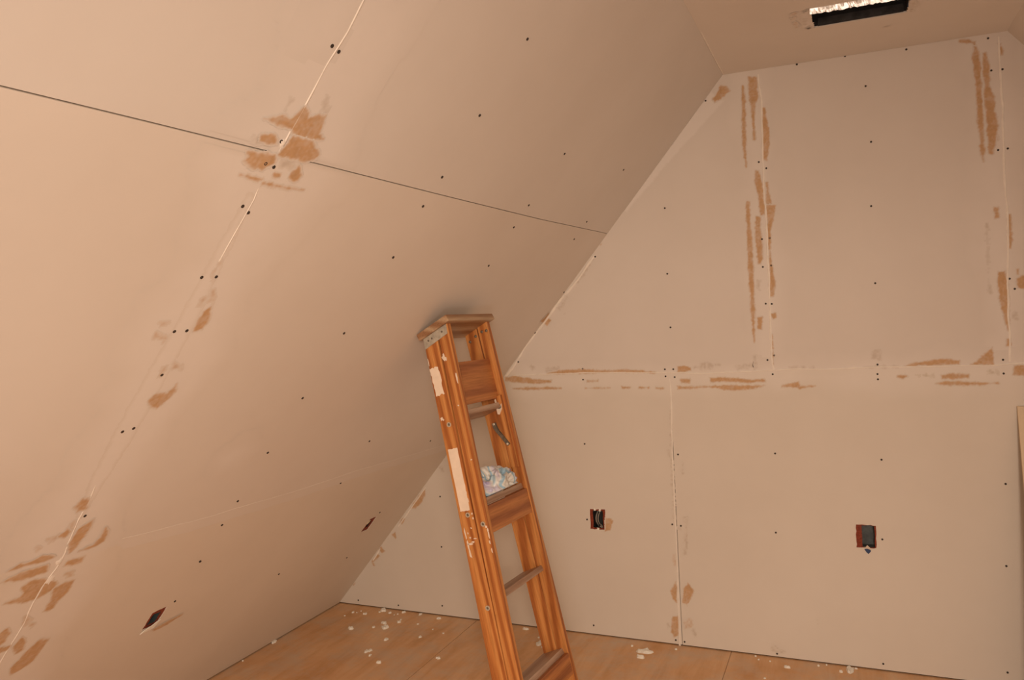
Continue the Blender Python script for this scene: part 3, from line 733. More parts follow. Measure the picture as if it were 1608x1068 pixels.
CRUMBS = [(-1.098,-0.097,0.015,1.0),(-1.077,-0.092,0.006,1.0),(-1.068,-0.067,0.006,1.0),(-1.025,-0.094,0.025,0.6),(-0.959,-0.026,0.041,0.5),(-0.966,-0.051,0.014,0.8),(-0.909,-0.043,0.018,0.8),(-0.844,-0.01,0.02,0.9),(-0.748,-0.012,0.017,0.9),(-0.629,-0.038,0.023,0.6),(-0.797,-0.137,0.022,0.8),(-0.806,-0.108,0.01,1.0),(-0.86,-0.175,0.035,0.35),(-0.886,-0.232,0.016,0.8),(-0.829,-0.22,0.039,0.6),(-0.694,-0.134,0.01,0.8),(-0.591,-0.17,0.005,1.0),(-0.52,-0.198,0.011,0.8),(-0.984,-0.282,0.034,0.5),(-0.605,-0.27,0.017,0.9),(-0.744,-0.345,0.021,0.8),(-0.758,-0.489,0.02,1.6),(-0.746,-0.473,0.018,1.0),(-0.72,-0.518,0.018,0.8),(-0.64,-0.57,0.029,0.4),(-0.41,-0.45,0.023,0.5),(-1.113,-0.148,0.009,0.8),(-0.861,-0.046,0.008,1.0),(-0.872,-0.062,0.005,1.0),(0.428,-0.108,0.079,0.4),(0.426,-0.175,0.042,0.3),(0.552,-0.045,0.016,0.5),(0.361,-0.069,0.012,0.7),(1.256,-0.035,0.039,0.9),(1.221,-0.059,0.018,0.5),(1.165,-0.008,0.009,1.2),(1.016,-0.085,0.027,0.4),(1.135,-0.03,0.013,0.4),(0.947,-0.045,0.01,0.6),(0.884,-0.014,0.01,0.6),(0.9,-0.045,0.01,0.6),(0.939,-0.211,0.012,0.6),(1.277,-0.009,0.012,0.8),(-0.042,-0.168,0.032,1.0),(-0.163,-0.035,0.034,0.3),(-0.018,-0.201,0.01,0.8),(-0.069,-0.107,0.011,0.8),(-1.242,-0.532,0.025,0.8),(-1.24,-0.743,0.011,0.8)]
SEAM_UP = [[-2.8645,2.3565],[-2.7508,2.3573],[-2.5836,2.3615],[-2.2766,2.3665],[-1.5205,2.3755],[-0.8081,2.3863],[-0.0173,2.4079]]
SEAM_LO = [[-2.3204,1.2529],[-2.1724,1.2343],[-1.7352,1.19],[-1.2719,1.1687],[-0.8662,1.1673],[-0.3064,1.1426]]
SEAM_RAKE = [[-2.2126,2.6981],[-2.2203,2.3673],[-2.2149,2.2947],[-2.2141,2.2268],[-2.1981,1.8243],[-2.2011,1.6056],[-2.1623,1.2301],[-2.1674,1.101],[-2.1559,0.8517]]

# ------------------------------------------------------------------ room shell
def structure(o):
    o['kind'] = 'structure'
    return o


def rakeL(z):
    return A + B * z


def rakeR(z):
    return 2 * XM - rakeL(z)


GAP = .0012
# gable wall ----------------------------------------------------------
wall_back = structure(plate('wall_back', [(A - .3, -.05), (rakeR(0) + .3, -.05), (rakeR(HC) + .15, HC + .1), (rakeL(HC) - .15, HC + .1)],
                            M_wall, -CAV, -CAV - .02, MSTUD))
XV1 = [(0.957, HC), (0.985, 1.2192)]
XV2 = [(1.832, HC), (1.850, 1.2192)]
XV3 = [(0.556, 1.2192), (0.572, 0.006)]
ZM, Z0 = 1.2192, .006


def rect(x0, x1, y0, y1):
    return [(x0, y0), (x1, y0), (x1, y1), (x0, y1)]


def ragged(r, amp, seed, n=7):
    rnd = random.Random(seed)
    out = []
    for i in range(4):
        (x0, y0), (x1, y1) = r[i], r[(i + 1) % 4]
        for k in range(n):
            t = k / n
            out.append((x0 + (x1 - x0) * t + rnd.uniform(-amp, amp), y0 + (y1 - y0) * t + rnd.uniform(-amp, amp)))
    return out


BOX_W1 = rect(.166, .238, .495, .588)
BOX_W2 = rect(1.2915, 1.365, .497, .590)
BOX_S1 = rect(-1.651, -1.592, .698, .782)
BOX_S2 = rect(-.404, -.345, .672, .760)
H1, H2, H3, H4 = (ragged(b, .0016, 3 + i) for i, b in enumerate((BOX_W1, BOX_W2, BOX_S1, BOX_S2)))
g = GAP
plate('drywall_panel', [(rakeL(ZM) - .004, ZM + g), (XV1[1][0] - g, ZM + g), (XV1[0][0] - g, HC + .004), (rakeL(HC) - .004, HC + .004)], M_wall, 0, -TH, MD, wall_back, tint=T_UP)
plate('drywall_panel', [(XV1[1][0] + g, ZM + g), (XV2[1][0] - g, ZM + g), (XV2[0][0] - g, HC + .004), (XV1[0][0] + g, HC + .004)], M_wall, 0, -TH, MD, wall_back, tint=T_UP)
plate('drywall_panel', [(XV2[1][0] + g, ZM + g), (rakeR(ZM) + .004, ZM + g), (rakeR(HC) + .004, HC + .004), (XV2[0][0] + g, HC + .004)], M_wall, 0, -TH, MD, wall_back, tint=T_UP)
plate('drywall_panel', [(rakeL(Z0) - .004, Z0), (XV3[1][0] - g, Z0), (XV3[0][0] - g, ZM - g), (rakeL(ZM) - .004, ZM - g)], M_wall, 0, -TH, MD, wall_back, holes=[H1], tint=T_LO)
plate('drywall_panel', [(XV3[1][0] + g, Z0), (XV3[1][0] + 2.0, Z0), (XV3[1][0] + 2.0, ZM - g), (XV3[0][0] + g, ZM - g)], M_wall, 0, -TH, MD, wall_back, holes=[H2], tint=T_LO)
plate('drywall_panel', [(XV3[1][0] + 2.0 + 2 * g, Z0), (rakeR(Z0) + .004, Z0), (rakeR(ZM) + .004, ZM - g), (XV3[1][0] + 2.0 + 2 * g, ZM - g)], M_wall, 0, -TH, MD, wall_back, tint=T_LO)

# left slope ----------------------------------------------------------
wall_left = structure(plate('wall_left', rect(YB, .1, -.15, STOP + .12), M_slope, -CAV, -CAV - .02, MSTUD))


def at_y(line, y):
    ys = [p[0] for p in line]
    return float(np.interp(y, ys, [p[1] for p in line]))


UP_L = [(-9, SEAM_UP[0][1])] + [tuple(p) for p in SEAM_UP] + [(0, SEAM_UP[-1][1])]
LO_L = [(-9, 1.262)] + [tuple(p) for p in SEAM_LO] + [(0, 1.137)]
RK = sorted([tuple(p) for p in SEAM_RAKE] + [(-2.152, 0.0), (-2.205, STOP)], key=lambda p: p[1])


def rk(s):
    return float(np.interp(s, [p[1] for p in RK], [p[0] for p in RK]))


def slope_panel(low, high, side, holes=(), gl=g, gh=g, tint=T_SL):
    """low/high: seam lines (or constants); side -1 = before the rake joint, +1 = towards the gable"""
    f = lambda ln, y: ln if isinstance(ln, float) else at_y(ln, y)
    ym = -2.19
    for _ in range(5):
        yl = rk(f(low, ym))
        yh = rk(f(high, ym))
    if side > 0:
        ya, yb, yc, yd = yl + g, -.0005, -.0005, yh + g
    else:
        ya, yb, yc, yd = YB, yl - g, yh - g, YB
    ys = lambda a, b, n=14: [a + (b - a) * i / n for i in range(n + 1)]
    loop = [(y, f(low, y) + gl) for y in ys(ya, yb)]
    sl, sh = f(low, yb), f(high, yc)
    if side < 0:
        loop += [(rk(s) - g, s) for s in np.linspace(sl, sh, 8)[1:-1]]
    loop += [(y, f(high, y) - gh) for y in ys(yc, yd)]
    sl, sh = f(low, ya), f(high, yd)
    if side > 0:
        loop += [(rk(s) + g, s) for s in np.linspace(sh, sl, 8)[1:-1]]
    return plate('drywall_panel', loop, M_slope, 0, -TH, MD, wall_left, holes=holes, tint=tint)


UG = .0014
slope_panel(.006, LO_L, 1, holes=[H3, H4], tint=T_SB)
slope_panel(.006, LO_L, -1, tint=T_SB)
slope_panel(LO_L, UP_L, 1, gh=UG)
slope_panel(LO_L, UP_L, -1, gh=UG)
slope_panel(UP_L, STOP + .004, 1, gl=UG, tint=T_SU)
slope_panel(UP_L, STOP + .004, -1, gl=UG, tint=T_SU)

# right slope ---------------------------------------------------------
wall_right = structure(plate('wall_right', rect(YB, .1, -.15, STOP + .12), M_right, -CAV, -CAV - .02, MSTUD))
for (s0, s1) in ((.006, 1.20), (1.203, 2.42), (2.423, STOP + .004)):
    for (y0, y1) in ((YB, -4.67), (-4.667, -2.203), (-2.2, -.0005)):
        plate('drywall_panel', rect(y0, y1, s0, s1), M_right, 0, -TH, MD, wall_right, tint=T_SL)

# ceiling -------------------------------------------------------------
VX0, VX1, VY0, VY1 = 1.192, 1.497, -.600, -.402
cx0, cx1 = rakeL(HC), rakeR(HC)
ceiling = structure(plate('ceiling', rect(cx0 - .2, cx1 + .2, YB, .1), M_ceil, -.40, -.42, MSTUD))
HV = ragged(rect(VX0, VX1, VY0, VY1), .002, 21)
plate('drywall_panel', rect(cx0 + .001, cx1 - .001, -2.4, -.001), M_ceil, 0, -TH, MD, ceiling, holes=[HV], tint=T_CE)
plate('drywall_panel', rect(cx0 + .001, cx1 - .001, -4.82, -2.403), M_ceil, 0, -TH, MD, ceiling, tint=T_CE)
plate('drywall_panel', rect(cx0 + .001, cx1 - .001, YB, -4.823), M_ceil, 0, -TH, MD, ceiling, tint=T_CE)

# wall behind the camera ----------------------------------------------
wall_front = structure(plate('wall_front', [(A - .3, -.05), (rakeR(0) + .3, -.05), (rakeR(HC) + .15, HC + .1), (rakeL(HC) - .15, HC + .1)],
                             lambda u, v, h=0: (u, YB - .02 - h, v), 0, .02, MSTUD))
for (x0, x1) in ((A, XM - .002), (XM, rakeR(0))):
    c = min(x0 - A, rakeR(0) - x1) < .01
    lp = [(x0 + .003, .006), (x1, .006), (x1, HC + .004), (rakeL(HC) - .004, HC + .004)] if x0 == A else [(x0, .006), (x1 - .003, .006), (rakeR(HC) + .004, HC + .004), (x0, HC + .004)]
    plate('drywall_panel', lp, lambda u, v, h=0: (u, YB + h, v), 0, -TH, MD, wall_front, tint=T_UP)

# floor ---------------------------------------------------------------
floor = structure(plate('floor', rect(A - .2, rakeR(0) + .2, YB, .1), M_floor, -.019, -.04, MSTUD))
FX = [(A - .05, -.4380), (-.4348, .7815), (.7835, 2.0005), (2.0025, 3.2195), (3.2215, rakeR(0) + .05)]
for k, (x0, x1) in enumerate(FX):
    cut = (-.352, -2.79, -5.23) if k % 2 == 0 else (-1.60, -4.04)
    y1 = .01
    for yc in list(cut) + [YB]:
        plate('plywood_sheet', rect(x0, x1, yc + .0008, y1), M_floor, 0, -.018, MFL, floor)
        y1 = yc - .0008

ROOT = {'w': wall_back, 's': wall_left, 'c': ceiling}
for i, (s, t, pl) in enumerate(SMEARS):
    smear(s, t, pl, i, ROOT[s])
for s, w, pl in BEADS:
    strip('compound_bead', s, pl, w if s == 'w' else w * .8, .0042 if s == 'w' else .0018, MMUD, ROOT[s], .28)
strip('joint_tape', 's', [(-2.12, 1.228)] + SEAM_LO[2:] + [[-.004, 1.135]], .050, .0005, MD, wall_left, .05).color = (.835, .770, .705, 1)

# corner blob of compound where tape crosses the joint
for (s, y, d, r) in (('s', -2.168, 1.228, .020), ('s', -2.165, 1.165, .024), ('s', -2.214, 2.392, .014)):
    bm = bmesh.new()
    rnd = random.Random(int(d * 1000))
    c = bm.verts.new(M_slope(y, d, .005))
    ring = []
    for k in range(14):
        a = 2 * math.pi * k / 14
        rr = r * rnd.uniform(.6, 1.2)
        ring.append(bm.verts.new(M_slope(y + math.cos(a) * rr * .7, d + math.sin(a) * rr, -.0005)))
    for k in range(14):
        bm.faces.new((c, ring[k], ring[(k + 1) % 14]))
    bm_obj('compound_dab', bm, MMUD, wall_left, smooth=True)

# drywall screws: one shared head mesh -----------------------------------
bm = bmesh.new()
for rad, h in ((.0040, .0019), (.0030, .0023), (.0012, .0016)):
    for k in range(10):
        a = 2 * math.pi * k / 10
        bm.verts.new((rad * math.cos(a), rad * math.sin(a), h))
bm.verts.ensure_lookup_table()
for j in range(2):
    for k in range(10):
        bm.faces.new([bm.verts[q] for q in (j * 10 + k, j * 10 + (k + 1) % 10, j * 10 + 10 + (k + 1) % 10, j * 10 + 10 + k)])
bm.faces.new([bm.verts[20 + k] for k in range(10)])
low = [bm.verts.new((.0040 * math.cos(2 * math.pi * k / 10), .0040 * math.sin(2 * math.pi * k / 10), -.002)) for k in range(10)]
bm.verts.ensure_lookup_table()
for k in range(10):
    bm.faces.new((low[k], low[(k + 1) % 10], bm.verts[(k + 1) % 10], bm.verts[k]))
bmesh.ops.recalc_face_normals(bm, faces=bm.faces)
screw_me = bpy.data.meshes.new('screw_head')
bm.to_mesh(screw_me)
bm.free()
screw_me.materials.append(MSCREW)
for s, u, v in SCREWS:
    o = link('screw_head', screw_me, None, ROOT[s])
    o.rotation_euler = NRM[s].to_track_quat('Z', 'Y').to_euler()
    o.location = MAP[s](u, v, 0)


# ------------------------------------------------------------------ electrical boxes in the cut-outs
def ring_plate(name, outer, inner, mp, h, mat, parent):
    return plate(name, outer, mp, h, h - .002, mat, parent, holes=[inner])


def elec_box(mp, r, margins, label, seed, back=MBOXG):
    (x0, y0), (x1, _), (_, y1) = r[0], r[1], r[2]
    root = empty('electrical_box', mp((x0 + x1) / 2, (y0 + y1) / 2, -.03))
    inv = Matrix.Translation(-root.location)
    tag(root, label, 'electrical box', 'electrical boxes in the drywall')

    def rp(u, v, h=0):
        return inv @ Vector(mp(u, v, h))
    l, rr, b, t = margins
    rim = ring_plate('red_rim', rect(x0 - .001, x1 + .001, y0 - .001, y1 + .001),
                     ragged(rect(x0 + l, x1 - rr, y0 + b, y1 - t), .0015, seed, 5), rp, -.0025, MRED, root)
    # open box behind the rim
    e = .0015
    X0, X1, Y0, Y1 = x0 + l - .002, x1 - rr + .002, y0 + b - .002, y1 - t + .002
    bm = bmesh.new()
    f = [bm.verts.new(rp(u, v, -.0045)) for u, v in rect(X0, X1, Y0, Y1)]
    k = [bm.verts.new(rp(u, v, -.055)) for u, v in rect(X0, X1, Y0, Y1)]
    for i in range(4):
        bm.faces.new((f[i], f[(i + 1) % 4], k[(i + 1) % 4], k[i]))
    bm.faces.new(k)
    body = bm_obj('box_body', bm, back, root, recalc=False)
    return root, rp


b1, rp1 = elec_box(M_wall, BOX_W1, (.014, .011, .007, .006), 'electrical box holding pale cable loops in the gable wall, tan torn patch beside it', 1, mat_plain('black_box', (.035, .04, .042), .6))
for dx, bow, mt in ((.030, -.004, MWIRE), (.041, -.006, MWIRE), (.053, .005, MWIREB), (.022, 0, MWIREB)):
    x = BOX_W1[0][0] + dx
    pts = [rp1(x + bow * math.sin(math.pi * t), .508 + .068 * t - (.006 if t < .1 else 0), -.030 + .022 * math.sin(math.pi * t)) for t in [i / 10 for i in range(11)]]
    tube('wire', pts, .0022, mt, b1)
pts = [rp1(.207 + .012 * math.sin(t * 2.6), .512 + .010 * math.cos(t * 3.0 + 2), -.014) for t in [i / 8 for i in range(9)]]
tube('wire', pts, .0022, MWIRE, b1)
for (u, v) in ((.2025, .498), (.190, .585), (.214, .584)):
    plate('paper_shred', ragged(rect(u - .005, u + .005, v - .005, v + .005), .002, int(u * 1e4), 3), rp1, .0005, -.003, MGYP, b1)

b2, rp2 = elec_box(M_wall, BOX_W2, (.021, .0055, .002, .002), 'empty blue-grey electrical box with a blue tab below it, in the gable wall', 2)
plate('blue_tab', [(1.320, .492), (1.3275, .480), (1.335, .473), (1.344, .484), (1.3435, .489), (1.332, .494)], rp2, .003, -.001, MBLUE, b2)
plate('paper_shred', [(1.323, .497), (1.331, .508), (1.341, .499), (1.346, .491), (1.335, .493)], rp2, .002, -.002, MD, b2).color = (.78, .66, .56, 1)

b3, rp3 = elec_box(M_slope, BOX_S1, (.012, .012, .012, .018), 'electrical box with a white torn paper flap, in the sloped wall', 3, mat_plain('teal_box', (.05, .075, .08), .6))
plate('paper_flap', [(-1.656, .690), (-1.604, .692), (-1.594, .728), (-1.607, .724), (-1.622, .712), (-1.644, .704)], rp3, .006, .004, MGYP, b3)
b4, rp4 = elec_box(M_slope, BOX_S2, (.015, .017, .022, .024), 'electrical box with a thin dark red opening, in the sloped wall nearest the gable corner', 4, mat_plain('dark_box', (.03, .025, .02), .7))
plate('paper_shred', [(-.404, .728), (-.394, .733), (-.392, .750), (-.401, .748)], rp4, .002, -.001, MD, b4).color = (.72, .60, .42, 1)

# ------------------------------------------------------------------ duct opening in the flat ceiling
vent = empty('ceiling_duct', ((VX0 + VX1) / 2, (VY0 + VY1) / 2, HC))
tag(vent, 'open rectangular duct cut in the flat ceiling with a bright metal lip', 'air duct')
vi = -vent.location


def vp(x, y, z):
    return (x + vi.x, y + vi.y, z + vi.z)


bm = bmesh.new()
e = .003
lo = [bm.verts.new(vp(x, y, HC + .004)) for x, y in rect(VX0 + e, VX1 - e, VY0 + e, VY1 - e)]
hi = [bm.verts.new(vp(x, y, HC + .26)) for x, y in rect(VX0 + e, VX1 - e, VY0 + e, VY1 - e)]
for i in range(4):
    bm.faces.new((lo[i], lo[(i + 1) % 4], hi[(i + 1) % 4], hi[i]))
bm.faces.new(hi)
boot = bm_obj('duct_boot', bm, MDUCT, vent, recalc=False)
bm = bmesh.new()
n = 46
rnd = random.Random(8)
top, bot, rows = [], [], []
for i in range(n + 1):
    x = VX0 + (VX1 - VX0) * i / n
    dz = .019 + rnd.uniform(-.0025, .002)
    rows.append([bm.verts.new(vp(x, VY0 + .002 + rnd.uniform(-.0012, .0012), HC + .03)),
                 bm.verts.new(vp(x, VY0 - .002 + rnd.uniform(-.0015, .0015), HC - .0005)),
                 bm.verts.new(vp(x, VY0 + .0005 + rnd.uniform(-.0006, .0006), HC - dz * .55)),
                 bm.verts.new(vp(x, VY0 + .0030 + rnd.uniform(-.0006, .0006), HC - dz)),
                 bm.verts.new(vp(x, VY0 + .009, HC - dz + .003))])
for i in range(n):
    for j in range(4):
        bm.faces.new((rows[i][j], rows[i + 1][j], rows[i + 1][j + 1], rows[i][j + 1]))
bm_obj('metal_lip', bm, MFOIL, vent, recalc=False)
plate('seam_flange', rect(VX0 + .02, VX1 - .012, HC + .002, HC + .030), lambda u, v, h=0: vp(u, VY1 - .004 - h, v), .003, 0, MSEAM, vent)

# ------------------------------------------------------------------ cream board leaning on the gable wall
lean = empty('leaning_board', (2.3, -.20, 0))
bd = board('board_sheet', [(1.857 - 2.3, -.36 + .2, 0), (2.76 - 2.3, -.36 + .2, 0), (2.76 - 2.3, -.347 + .2, 0), (1.857 - 2.3, -.347 + .2, 0),
                           (1.857 - 2.3, -.0155 + .2, 1.075), (2.76 - 2.3, -.0155 + .2, 1.075), (2.76 - 2.3, -.0025 + .2, 1.075), (1.857 - 2.3, -.0025 + .2, 1.075)], MSHEET, lean, .001)
tag(lean, 'plain cream board leaning upright against the gable wall', 'board')

# ------------------------------------------------------------------ folded wooden stepladder leaning on the slope
LO_ = Vector((.276, -1.170, 0))
lad = empty('step_ladder', LO_, (0, math.radians(-12.0), math.radians(-4.5)))
tag(lad, 'folded orange pine stepladder with paint spatters leaning against the sloped wall', 'ladder')
YF = .292     # outer face of far rails at the top
SPL = .05     # splay over the full length
LEN = 1.452
TT = .295     # tilt of cap and treads against the rails


def yn(s):
    return -SPL * (1 - s / LEN)


def yf(s):
    return YF + (SPL + .012) * (1 - s / LEN)


def top_s(x):
    return LEN + x * TT


def rail(name, x0, x1, yo, yi, s0=(0, 0), taper=0.0):
    p = []
    for s in (s0, (top_s(x0), top_s(x1))):
        ring = []
        for x, ss in ((x0, s[0]), (x1 + (taper if s is s0 else 0), s[1])):
            ring.append((x, ss))
        (xa, sa), (xb, sb) = ring
        p += [(xa, yo(sa), sa), (xb, yo(sb), sb), (xb, yi(sb), sb), (xa, yi(sa), sa)]
    return board(name, p, MWZ, lad, .0025)


RT = .021
rail('front_rail', 0, .0535, yn, lambda s: yn(s) + RT, (0, -.0115), .0055)
rail('front_rail', 0, .0535, yf, lambda s: yf(s) - RT, (0, -.0115), .0055)
rail('rear_rail', .0600, .102, lambda s: yn(s) + .001, lambda s: yn(s) + RT + .004, (.02, .012))
rail('rear_rail', .0600, .102, lambda s: yf(s) - .001, lambda s: yf(s) - RT - .004, (.02, .012))


def cross(name, x0, x1, s0, th, mat, tilt, inset=.012, bev=.002):
    """board between the rails: lower edge at s0 for x0, thickness th"""
    p = []
    c, sn = math.cos(math.atan(tilt)), math.sin(math.atan(tilt))
    for h in (0, th):
        for x, far in ((x0, 0), (x1, 0), (x1, 1), (x0, 1)):
            s = s0 + (x - x0) * tilt + h * c
            xx = x - h * sn
            y = (yf(s) - inset) if far else (yn(s) + inset)
            p.append((xx, y, s))
    return board(name, p, mat, lad, bev)


for s in (.254, .554, .854, 1.152):
    cross('step', -.002, .086, s, .020, MTREAD, .23)
for s0, s1, x in ((.200, .275, .086), (.785, .872, .084)):
    cross('rear_brace', x, x + .015, s0, s1 - s0, MWY, 0.0, .02)
cross('back_board', .062, .078, 1.206, .146, MWY, 0.0, .02)
# top cap
p = []
ct, sn = math.cos(math.atan(TT)), math.sin(math.atan(TT))
for h in (0, .024):
    for x, y in ((-.010, -.012), (.120, -.012), (.120, YF + .012), (-.010, YF + .012)):
        p.append((x - h * sn, y, top_s(x) - .001 + h * ct))
board('top_cap', p, MCAP, lad, .004)


def side_plate(name, pts, y0, y1, mat, bev=0):
    """thin plate on a rail's face; pts (x, s) ; y given as function of s"""
    bm = bmesh.new()
    a = [bm.verts.new((x, y0(s), s)) for x, s in pts]
    b = [bm.verts.new((x, y1(s), s)) for x, s in pts]
    bm.faces.new(a)
    bm.faces.new(b[::-1])
    for i in range(len(a)):
        bm.faces.new((a[i], a[(i + 1) % len(a)], b[(i + 1) % len(a)], b[i]))
    return bm_obj(name, bm, mat, lad)


out_n = lambda d: (lambda s: yn(s) - d)
out_f = lambda d: (lambda s: yf(s) + d)
for fn in (out_n, out_f):
    br = side_plate('cap_bracket', [(.001, top_s(0) - .036), (.098, top_s(.098) - .032), (.099, top_s(.098) - .001), (.001, top_s(0) - .001)], fn(.0015), fn(-.001), MGALV)


def disc(name, x, s, yfun, sgn, r, mat, parent, h=.003, hole=True):
    bm = bmesh.new()
    n = 14
    y = yfun(s)
    prof = [(r, 0), (r, h), (r * .62, h * 1.1), (r * .5, h * .3), (r * .2, h * .3)] if hole else [(r, 0), (r * .95, h * .7), (r * .6, h), (r * .2, h * 1.1)]
    rings = []
    for rr, hh in prof:
        rings.append([bm.verts.new((x + rr * math.cos(2 * math.pi * k / n), y + sgn * hh, s + rr * math.sin(2 * math.pi * k / n))) for k in range(n)])
    for i in range(len(rings) - 1):
        for k in range(n):
            bm.faces.new((rings[i][k], rings[i][(k + 1) % n], rings[i + 1][(k + 1) % n], rings[i + 1][k]))
    bm.faces.new(rings[-1])
    return bm_obj(name, bm, mat, parent)


for x, s in ((.034, 1.156), (.036, .858), (.040, .558), (.042, .258), (.086, .822)):
    w = disc('rod_washer', x, s, out_n(0), -1, .0082, MWASH, lad, .003)
    disc('rod_end', x, s, out_n(0), -1, .0042, MDARKM, w, .002, False)
for x in (.035, .078, .020):
    disc('bracket_screw', x, top_s(x) - .016, out_n(.0015), -1, .0035, MDARKM, lad, .0012, False)
inner_f = lambda s: yf(s) - RT
inner_r = lambda s: yf(s) - RT - .005
for x, s, f in ((.016, top_s(.016) - .030, inner_f), (.044, top_s(.044) - .024, inner_f), (.076, top_s(.076) - .024, inner_r), (.095, top_s(.095) - .030, inner_r)):
    disc('bracket_bolt', x, s, f, -1, .0052, MDARKM, lad, .004, False)
# spacer block on the inner face of the far rear rail
blk = side_plate('spacer_block', [(.066, .955), (.094, .953), (.094, 1.215), (.066, 1.212)], lambda s: yf(s) - RT - .020, lambda s: yf(s) - RT - .004, MWZ)
disc('hinge_bolt', .080, 1.175, lambda s: yf(s) - RT - .020, -1, .008, MDARKM, lad, .006, False)
side_plate('plaster_dab', [(.066, 1.150), (.074, 1.147), (.088, 1.165), (.092, 1.185), (.078, 1.172), (.072, 1.205), (.067, 1.200)], lambda s: yf(s) - RT - .0215, lambda s: yf(s) - RT - .019, MPAINT)
# folded metal spreader arm
bm = bmesh.new()
pl = [(.044, 1.122), (.046, 1.105), (.052, 1.090), (.064, 1.070), (.076, 1.048), (.083, 1.036)]
ya = lambda s: yf(s) - RT - .028
yb_ = lambda s: yf(s) - RT - .021
L_, R_ = [], []
for i, (x, s) in enumerate(pl):
    a = Vector(pl[min(i + 1, len(pl) - 1)]) - Vector(pl[max(0, i - 1)])
    a.normalize()
    w = .0075 if i < 2 else .0060
    L_.append((x - a.y * w, s + a.x * w))
    R_.append((x + a.y * w, s - a.x * w))
side_plate('spreader_arm', L_ + R_[::-1], ya, yb_, MDARKM)
for x, s in ((.045, 1.118), (.080, 1.040)):
    disc('spreader_rivet', x, s, ya, -1, .0045, MWASH, lad, .003, False)

# pale labels and paint spots on the near rail
rnd = random.Random(4)


def rag_label(x0, x1, s0, s1, skew, amp, n=10):
    pts = []
    for i in range(n):
        pts.append((x0 + (x1 - x0) * i / n, s0 + rnd.uniform(-amp, amp)))
    for i in range(n):
        pts.append((x1 + skew * i / n + rnd.uniform(-amp, amp) * .8, s0 + (s1 - s0) * i / n))
    for i in range(n):
        pts.append((x1 + skew + (x0 - x1) * i / n, s1 + rnd.uniform(-amp, amp)))
    for i in range(n):
        pts.append((x0 + skew + rnd.uniform(-amp, amp) * .6 - skew * i / n, s1 + (s0 - s1) * i / n))
    return pts


side_plate('label_patch', rag_label(.006, .040, 1.258, 1.350, -.004, .0035), out_n(.0008), out_n(-.0005), MPAPER)
side_plate('label_patch', rag_label(.010, .047, .872, 1.077, .000, .0010), out_n(.0008), out_n(-.0005), MPAPER)

spots = bmesh.new()


def spot(x, s, rx, rs, yfun, n=9):
    y = yfun(s)
    vs = []
    for k in range(n):
        a = 2 * math.pi * k / n
        q = rnd.uniform(.6, 1.25)
        vs.append(spots.verts.new((x + rx * q * math.cos(a), y, s + rs * q * math.sin(a))))
    spots.faces.new(vs)


face = out_n(.0007)
face_r = lambda s: yn(s) + .001 - .0007
for x, s, rx, rs in ((.066, 1.375, .006, .012), (.072, 1.368, .004, .010), (.060, 1.375, .003, .006), (.010, 1.18, .006, .007), (.015, 1.175, .004, .004), (.052, .845, .003, .005),
                     (.012, .80, .003, .018), (.014, .765, .003, .02), (.022, .765, .011, .003), (.034, .770, .008, .0025), (.016, .735, .004, .02), (.028, .785, .004, .003),
                     (.045, .78, .007, .002), (.052, .86, .003, .004), (.038, .815, .003, .003), (.003, 1.372, .002, .012), (.004, 1.332, .002, .010),
                     (.047, .93, .002, .006), (.048, .905, .002, .008), (.022, .80, .002, .004)):
    spot(x, s, rx, rs, face if x < .056 else face_r)
for x, s, rx, rs in ((.098, .80, .003, .010), (.0985, .785, .003, .014), (.096, .762, .003, .008), (.094, .812, .004, .004), (.0985, 1.30, .003, .02), (.083, 1.21, .003, .003), (.090, 1.03, .003, .003), (.098, .735, .002, .010)):
    spot(x, s, rx, rs, face_r)
sp = bm_obj('paint_spatter', spots, MPAINT, lad, recalc=False)
sp['kind'] = 'stuff'

# ------------------------------------------------------------------ crumpled cloth on the second step
lm = lad.matrix_basis if False else Matrix.Translation(LO_) @ Matrix.Rotation(math.radians(-4.5), 4, 'Z') @ Matrix.Rotation(math.radians(-12), 4, 'Y')
seat = lm @ Vector((.056, .164, .892))
bm = bmesh.new()
bmesh.ops.create_icosphere(bm, subdivisions=6, radius=1.0)
from mathutils import noise as mn
for v in bm.verts:
    d = v.co.normalized()
    q = d * 1.25
    f1 = abs(mn.noise(q + Vector((3.1, 1.7, .4))))
    f2 = abs(mn.noise(q * 2.4 + Vector((7.1, .3, 2.4))))
    f3 = abs(mn.noise(q * 5.0 + Vector((1, 2, 3))))
    r = .92 + .62 * (.25 - f1) + .36 * (.25 - f2) + .07 * (.25 - f3)
    x, y, z = d.x * r * .056, d.y * r * .106, d.z * r * .062
    pk = math.exp(-(((d.x + .25) / .55) ** 2 + ((d.y + .70) / .40) ** 2))
    z += max(0, d.z) ** .7 * pk * .055
    if z < -.020:
        z = -.020 + (z + .020) * .06
    v.co = (x, y, z + .021)
bmesh.ops.smooth_vert(bm, verts=bm.verts, factor=.4, use_axis_x=True, use_axis_y=True, use_axis_z=True)
rag = bm_obj('cloth_rag', bm, MRAG, None, smooth=True)
rag.location = seat
rag.rotation_euler = (math.radians(0), math.radians(-25), math.radians(-4))
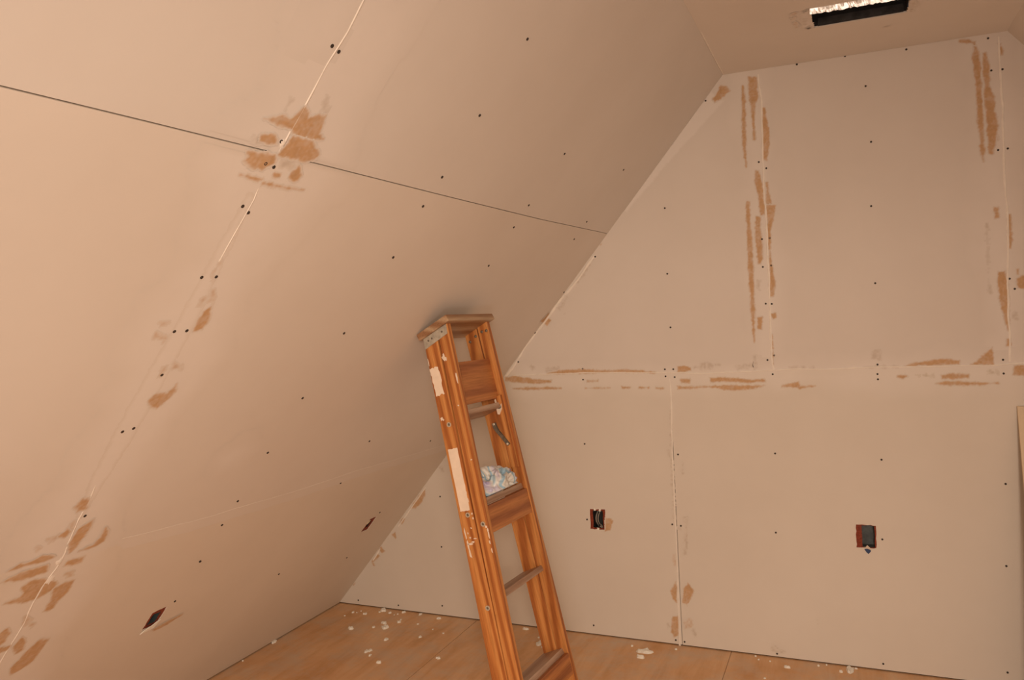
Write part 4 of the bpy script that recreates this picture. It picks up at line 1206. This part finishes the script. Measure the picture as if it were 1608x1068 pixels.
tag(rag, 'crumpled white rag with blue print lying on the stepladder step', 'rag')

# ------------------------------------------------------------------ drywall crumbs on the plywood
for i, (x, y, w, asp) in enumerate(CRUMBS):
    rnd = random.Random(100 + i)
    w = max(w, .007)
    dpt = w * min(1.6, asp * 1.7)
    bm = bmesh.new()
    n = 7 if w < .02 else 11
    hh = min(.012, .25 * w + .002)
    lo_, hi_ = [], []
    ph = rnd.uniform(0, 6)
    for k in range(n):
        a = 2 * math.pi * k / n + ph
        q = rnd.uniform(.62, 1.15)
        lo_.append(bm.verts.new((math.cos(a) * w * .5 * q, math.sin(a) * dpt * .5 * q, 0)))
        q *= rnd.uniform(.6, .95)
        hi_.append(bm.verts.new((math.cos(a) * w * .5 * q, math.sin(a) * dpt * .5 * q, hh * rnd.uniform(.5, 1.1))))
    c = bm.verts.new((rnd.uniform(-.1, .1) * w, 0, hh * rnd.uniform(.6, 1.1)))
    for k in range(n):
        bm.faces.new((lo_[k], lo_[(k + 1) % n], hi_[(k + 1) % n], hi_[k]))
        bm.faces.new((hi_[k], hi_[(k + 1) % n], c))
    bm.faces.new(lo_[::-1])
    big = w > .028
    o = bm_obj('drywall_crumb', bm, MGYP, None)
    o.location = (x, min(y, -.5 * dpt - .002), 0)
    if i == 29:
        tag(o, 'broad flat drywall flake on the plywood under the tall gable joint', 'debris')
    elif i == 33:
        tag(o, 'thick drywall chunk against the gable wall below the empty blue-grey box', 'debris')
    elif 43 <= i <= 46:
        tag(o, 'white drywall crumb on the plywood just behind the stepladder', 'debris', 'crumbs behind the stepladder')
    elif i >= 47:
        tag(o, 'small white drywall crumb lying against the foot of the sloped wall', 'debris', 'crumbs at the foot of the slope')
    elif x > .3:
        tag(o, 'small drywall crumb on the plywood along the gable wall, past the ladder', 'debris', 'small crumbs past the ladder')
    elif big:
        tag(o, 'larger white drywall flake on the plywood in the corner by the slope', 'debris', 'larger drywall flakes in the corner')
    else:
        tag(o, 'small white drywall crumb on the plywood in the corner by the slope', 'debris', 'small drywall crumbs in the corner')
